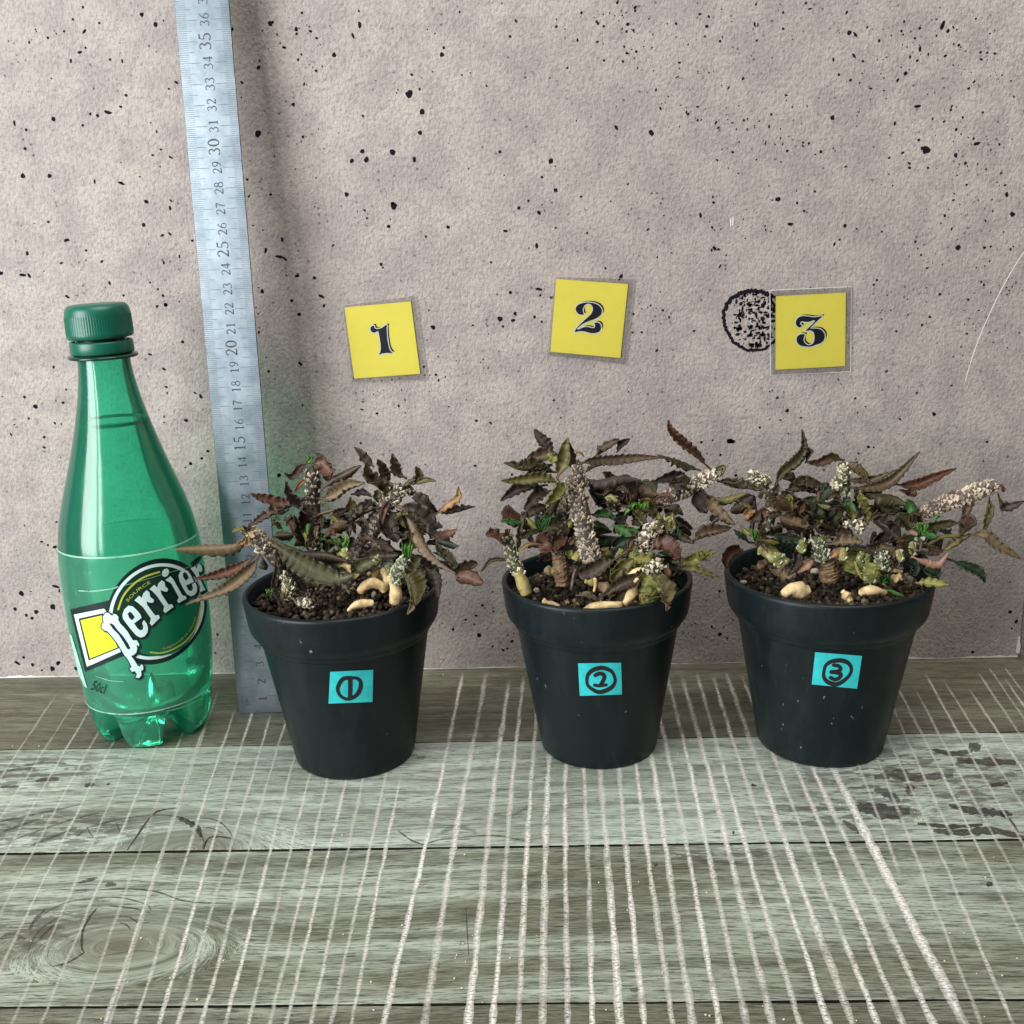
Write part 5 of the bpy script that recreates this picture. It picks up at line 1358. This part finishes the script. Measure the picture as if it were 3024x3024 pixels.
S3('E', [(780, 1350), (650, 1250), (510, 1185)], [140, 130, 80], 'rootg', 'green', .25, -1.2, -1.0, name='root', lumpy=.13)
S3('F', [(640, 790), (900, 670), (1180, 570), (1480, 460)], [150, 160, 165, 120], 'pink', 'pink', 1.35, -.6, -1.0)
S3('F', [(1150, 560), (1300, 510), (1480, 460)], [130, 140, 110], 'pink', 'white', 1.2, -.85, -1.1)
S3('F', [(180, 1480), (170, 1390), (200, 1270)], [150, 200, 170], 'green', 'green', .2, -2.4, -2.2, lumpy=.12)
S3('E', [(1400, 1430), (1440, 1300), (1470, 1180)], [200, 200, 140], 'green', None, 1, -1.4, -1.2, lumpy=.12)
S3('F', [(260, 1320), (280, 1220), (260, 1150)], [110, 130, 90], 'moss', 'green', 1.0, -2.3, -2.2)
S3('F', [(620, 1120), (680, 1030), (760, 970)], [90, 110, 80], 'moss', 'green', 1.2, -1.6, -1.6)
S3('E', [(1330, 960), (1420, 950), (1500, 990), (1460, 1050)], [50, 70, 60, 40], 'moss', 'white', 1.0, -1.6, -1.8)
S3('E', [(740, 1640), (830, 1580), (930, 1590), (1010, 1580)], [80, 150, 140, 80], 'root', None, 1, -3.3, -3.1, name='root', lumpy=.10)
S3('F', [(40, 1590), (130, 1560), (230, 1560), (340, 1590)], [60, 95, 90, 50], 'root', None, 1, -3.4, -3.2, name='root', lumpy=.10)
S3('E', [(1310, 1590), (1350, 1640), (1390, 1690)], [60, 75, 60], 'root', None, 1, -3.5, -3.6, name='root', lumpy=.14)
S3('F', [(380, 1440), (440, 1430), (490, 1410)], [70, 95, 70], 'root', None, 1, -2.4, -2.4, name='root', lumpy=.1)
S3('F', [(340, 1345), (420, 1350), (500, 1370)], [35, 42, 36], 'rootg', None, 1, -2.3, -2.3, name='root')
S3('E', [(520, 1390), (550, 1340), (600, 1310)], [60, 75, 50], 'brown', None, 1, -.3, -.2, name='root')
S3('F', [(430, 1270), (460, 1300), (480, 1350)], [60, 80, 70], 'pink', None, 1, -2.0, -2.1, name='root')
S3('E', [(1500, 1480), (1460, 1400), (1430, 1310)], [26, 26, 20], 'rootg', None, 1, -2.4, -2.3, name='root')
for a in [('E', [(668,595),(740,490),(900,380),(965,250),(930,55)], 120, 'od', -.8, -.6),
          ('E', [(960,380),(1010,270),(940,230)], 70, 'br', -.7, -.9),
          ('E', [(1330,355),(1200,330),(1080,385),(960,370)], 100, 'br', -.5, -.9),
          ('E', [(1340,370),(1450,430),(1570,550)], 100, 'br', -.6, -1.0),
          ('E', [(120,550),(300,580),(420,610),(550,640)], 100, 'od', -.5, -.7),
          ('E', [(770,640),(900,625),(1100,675)], 150, 'od', -.2, .2),
          ('E', [(690,498),(800,540),(880,590)], 100, 'dk', .3, .3),
          ('E', [(810,590),(960,560),(1150,600)], 120, 'br', .2, .3),
          ('E', [(780,710),(900,780),(1010,880)], 145, 're', -1.0, -1.1),
          ('E', [(690,690),(760,800),(870,890)], 220, 'br', -1.1, -1.3),
          ('E', [(680,870),(850,940),(1040,1005)], 125, 'ta', -1.4, -1.6),
          ('E', [(460,690),(360,800),(250,840)], 150, 'pu', -.7, -.9),
          ('E', [(380,890),(440,870),(500,840)], 110, 'tn', -.9, -.9),
          ('E', [(610,830),(500,890),(390,920)], 120, 'br', -.9, -1.0),
          ('E', [(1090,690),(1100,800),(1190,920)], 270, 'dg', -.6, -.9),
          ('E', [(1080,680),(1180,640),(1260,600)], 170, 'dg', -.4, -.4),
          ('E', [(1200,740),(1260,850),(1240,1010)], 220, 'od', -.7, -1.0),
          ('E', [(1020,870),(1080,900),(1150,980)], 160, 'od', -1.1, -1.3),
          ('E', [(1480,635),(1500,770),(1590,910)], 115, 'yg', -1.3, -1.5),
          ('E', [(1370,720),(1390,830),(1420,920)], 110, 'ol', -1.0, -1.1),
          ('E', [(420,1005),(560,1120),(710,1130)], 80, 'yg', -1.2, -1.4),
          ('E', [(620,1060),(800,1085),(1010,1120)], 100, 'dg', -1.2, -1.3),
          ('E', [(410,1130),(650,1180),(910,1200)], 125, 'dg', -.6, -.6),
          ('E', [(1020,1155),(900,1230),(860,1350),(790,1450)], 100, 'dk', -1.8, -2.4),
          ('E', [(620,1385),(740,1445),(880,1420)], 125, 'ta', -2.2, -2.4),
          ('E', [(1015,1295),(950,1380),(890,1425)], 100, 'pk', -2.2, -2.4),
          ('E', [(1170,1150),(1350,1135),(1510,1125)], 130, 'ta', -2.0, -2.2),
          ('E', [(1190,1290),(1270,1230),(1430,1200)], 80, 'tn', -2.0, -2.0),
          ('E', [(690,950),(800,990),(1010,1050)], 100, 'dk', -.8, -.9),
          ('E', [(1040,940),(1100,1030),(1260,1050)], 180, 'dk', -1.3, -1.4),
          ('E', [(340,1180),(250,1270),(215,1380)], 130, 're', .6, .2),
          ('E', [(520,950),(560,1010),(620,1050)], 110, 'br', -.8, -.8),
          ('E', [(280,1010),(350,1080),(420,1130)], 70, 'dg', -.8, -.8),
          ('E', [(1250,1050),(1330,1060),(1420,1100)], 130, 'dk', -1.6, -1.7),
          ('E', [(600,640),(560,600),(640,560)], 90, 'dk', -.6, -.6),
          ('F', [(-60,490),(150,490),(350,440),(500,320),(678,118)], 125, 'br', -.8, -1.4),
          ('F', [(-130,400),(60,420),(250,390),(440,300)], 75, 'br', -.7, -.9),
          ('F', [(0,285),(80,330),(145,420)], 90, 'ol', -.8, -.9),
          ('F', [(400,455),(600,480),(800,400),(1055,293)], 125, 're', -.7, -1.3),
          ('F', [(610,470),(580,560),(460,520)], 105, 're', -.8, -1.0),
          ('F', [(120,555),(350,580),(540,670)], 180, 'od', -.9, -1.3),
          ('F', [(200,650),(330,680),(470,720)], 170, 'od', -.6, -.8),
          ('F', [(520,640),(590,710),(560,800)], 120, 'gr', -1.0, -1.2),
          ('F', [(1245,615),(1190,720),(1110,840)], 110, 'br', -1.0, -1.4),
          ('F', [(1080,830),(1180,900),(1100,990)], 170, 'br', -1.5, -1.8),
          ('F', [(530,930),(750,910),(950,870),(1070,860)], 105, 'od', -1.4, -1.7),
          ('F', [(1395,585),(1375,750),(1345,960)], 85, 'ol', -1.1, -1.5),
          ('F', [(1480,540),(1530,700),(1610,700),(1760,630)], 130, 'pu', -1.2, -1.5),
          ('F', [(1170,980),(1350,1000),(1500,1110),(1725,1235)], 130, 'ta', -1.6, -2.2),
          ('F', [(1190,1000),(1050,1085),(910,1150)], 120, 'ol', -1.8, -1.9),
          ('F', [(590,1205),(760,1280),(880,1285),(970,1170)], 95, 'pk', -2.4, -2.6),
          ('F', [(950,1225),(1150,1300),(1280,1380),(1352,1480)], 115, 'dg', -2.2, -2.6),
          ('F', [(630,1480),(780,1490),(990,1500)], 125, 'yg', -2.8, -3.2),
          ('F', [(730,1320),(800,1380),(865,1450)], 140, 'dg', -2.2, -2.3),
          ('F', [(190,840),(350,950),(470,1010)], 270, 'dk', -1.4, -1.7),
          ('F', [(280,1090),(420,1120),(580,1190)], 220, 'br', -1.9, -2.1),
          ('F', [(120,1120),(220,1150),(330,1140)], 170, 'dk', -1.9, -2.0),
          ('F', [(730,1080),(820,1130),(920,1150)], 90, 'br', -1.8, -1.9),
          ('F', [(700,950),(790,980),(855,1000)], 110, 'gr', -1.8, -1.9),
          ('F', [(440,760),(520,850),(560,930)], 200, 'od', -1.1, -1.3),
          ('F', [(80,700),(180,770),(300,800)], 180, 'dk', -.9, -1.0),
          ('F', [(500,1060),(600,1050),(700,1090)], 140, 'dg', -1.6, -1.6),
          ('F', [(560,1250),(600,1330),(560,1420)], 120, 'dg', -1.8, -2.0),
          ('F', [(520,1380),(540,1470),(560,1540)], 110, 'od', -2.6, -2.9),
          ('F', [(640,1150),(760,1190),(880,1190)], 60, 'br', -2.0, -2.1),
          ('F', [(1490,470),(1530,490),(1545,540)], 50, 're', -1.2, -1.2),
          ('F', [(300,1550),(420,1580),(510,1612)], 50, 'gr', -3.0, -3.1)]:
    L3(*a)
L3('F', [(760,1085),(900,995),(1050,985),(1200,985)], 48, 'ol', -1.8, -1.7, .15, pet=False)
tuft(p, 2, 'E', 510, 1110, 38, 8, 'bg', -1.3, 80, 100)
tuft(p, 2, 'F', 330, 1500, 40, 7, 'gr', -2.6, 60, 100)
tuft(p, 2, 'F', 700, 950, 34, 6, 'bg', -1.8, 70, 90)
tuft(p, 2, 'E', 1120, 1120, 30, 6, 'yg', -1.9, 60, 60)
rosette(p, 2, 'F', 280, 1470, 60, 9, -2.7, ('gr', 'dg', 'yg'))

# shaded inner leaves that close the middle of each plant, then small shrivelled ones in front
for pi_, key, x0, x1, y0_, y1_, nn_ in ((0, 'B', 150, 1250, 700, 1400, 30), (0, 'A', 1150, 1700, 700, 1400, 14), (1, 'D', 0, 900, 650, 1500, 34), (1, 'C', 450, 900, 800, 1250, 14), (2, 'E', 500, 1500, 600, 1200, 30), (2, 'F', 100, 850, 700, 1300, 20)):
    for _ in range(nn_):
        x, y = LRNG.uniform(x0, x1), LRNG.uniform(y0_, y1_); a = LRNG.uniform(0, 6.28); l_ = LRNG.uniform(120, 230)
        leaf(pl[pi_], pi_, key, [(x, y), (x + l_ * .5 * math.cos(a) + 20, y + l_ * .35 * math.sin(a)), (x + l_ * math.cos(a), y + l_ * .7 * math.sin(a))], LRNG.uniform(80, 140), LRNG.choice(('dk', 'dk', 'pu', 'od', 'od', 'dg', 'br')), LRNG.uniform(-.2, 1.4))
for pi_, key, x0, x1, y0_, y1_, nn_ in ((0, 'B', 250, 1350, 780, 1330, 38), (0, 'A', 1100, 1650, 750, 1400, 20), (1, 'D', 50, 950, 700, 1450, 38), (1, 'C', 420, 850, 850, 1200, 14), (2, 'E', 450, 1500, 650, 1180, 38), (2, 'F', 100, 900, 750, 1280, 24)):
    for _ in range(nn_):
        x, y = LRNG.uniform(x0, x1), LRNG.uniform(y0_, y1_); a = LRNG.gauss(0.3, 1.2); sg_ = LRNG.choice((-1, 1)); l_ = LRNG.uniform(90, 190)
        leaf(pl[pi_], pi_, key, [(x, y), (x + sg_ * l_ * .55 * math.cos(a), y + l_ * .2 * math.sin(a) - 22), (x + sg_ * l_ * math.cos(a), y + l_ * .75 * math.sin(a))], LRNG.uniform(36, 70), LRNG.choice(('dk', 'dk', 'br', 'br', 'br', 'ta', 'od', 'ol', 'pu', 're', 'gr', 'yg')), LRNG.uniform(-2.3, -.9), crum=1.2)
# stubby pale green side shoots round the foot of the plants
for pi_, key, pts in ((0, 'B', ((880, 1330), (1010, 1420), (760, 1260), (420, 1180), (1060, 1330))), (1, 'D', ((560, 1340), (520, 1250), (690, 1320), (860, 1000), (400, 1290), (640, 1480))), (2, 'E', ((700, 1290), (930, 1170), (1480, 1290), (1320, 1240))), (2, 'F', ((120, 1240), (330, 1290), (470, 1200), (600, 1120)))):
    for x, y in pts:
        stem(pl[pi_], pi_, key, [(x + LRNG.uniform(-20, 20), y + 55), (x, y), (x + LRNG.uniform(-35, 35), y - 60)], [75, 80, 50], LRNG.choice(('green', 'rootg', 'green')), 'green', .35, -2.2, -2.3, lumpy=.12)

# ------------------------------------------------------------------ loose pale stones on the soil
STONE = simple('white_stone', (0.72, 0.66, 0.50), 0.7, 0.3, var=0.2, vscale=300, bump=.4)
def pebble(pi, key, x, y, w_, h_, label):
    ox, oy, s = KEY[key]
    c = atz(ox + x / s, oy + y / s, (8.30, 8.12, 8.22)[pi] + .12)
    k = pxcm(c) * s
    rr = random.Random(x)
    bm = bmesh.new(); bmesh.ops.create_icosphere(bm, subdivisions=2, radius=1)
    V = []
    for v in bm.verts:
        j = 1 + 0.16 * math.sin(3 * v.co.x + x) * math.cos(4 * v.co.y + y) + rr.uniform(-.07, .07)
        V.append((c[0] + v.co.x * j * w_ / k / 2, c[1] + v.co.y * j * w_ / k / 2 * .8, c[2] + v.co.z * j * h_ / k / 2))
    Fc = [tuple(v.index for v in f.verts) for f in bm.faces]; bm.free()
    tag(mesh('pebble', V, Fc, STONE), label, 'pebble', 'pale stones on the soil')
pebble(2, 'E', 1058, 1410, 95, 70, 'largest white stone on the soil left of the brown ringed stem, pot 3')
pebble(2, 'E', 838, 1460, 70, 64, 'small cream stone beside the pink leaf tip, pot 3')
pebble(2, 'E', 375, 1512, 66, 44, 'white chip against the inside left rim of pot 3')
pebble(1, 'C', 532, 1588, 60, 56, 'round yellowish stone at the foot of the left stem, pot 2')
pebble(0, 'B', 720, 1610, 55, 90, 'grey-white sliver of stone under the curled root, pot 1')

# crumbs on the boards
CV, CF = [], []
rr = random.Random(31)
sp = [(2000 + x / 1.719, 1900 + y / 1.719) for x, y in ((1195, 835), (1205, 858), (1225, 880), (1240, 895), (1212, 890), (1385, 1470), (1455, 1470), (1357, 1612), (1650, 1685), (1370, 920), (1607, 1087), (1565, 1188), (145, 1885))] + [(1000 + x / 1.719, 1900 + y / 1.719) for x, y in ((532, 160), (640, 1072), (600, 1582), (632, 1525), (165, 1718), (730, 1822), (1358, 1860), (1410, 1868), (588, 1700), (625, 1750))] + [(rr.uniform(0, 3024), rr.uniform(2100, 3024)) for _ in range(70)]
for x, y in sp:
    c = atz(x, y, 0.03); b = len(CV); s_ = rr.uniform(.02, .05)
    for v in IV: CV.append((c[0] + v[0] * s_ * rr.uniform(.7, 1.2), c[1] + v[1] * s_, c[2] + v[2] * s_ * .7))
    CF += [tuple(q + b for q in f) for f in IF]
tag(mesh('crumbs', CV, CF, simple('crumb', (0.62, 0.55, 0.36), .8)), 'tiny pale crumbs scattered over the floor boards', 'crumbs', kind='stuff')
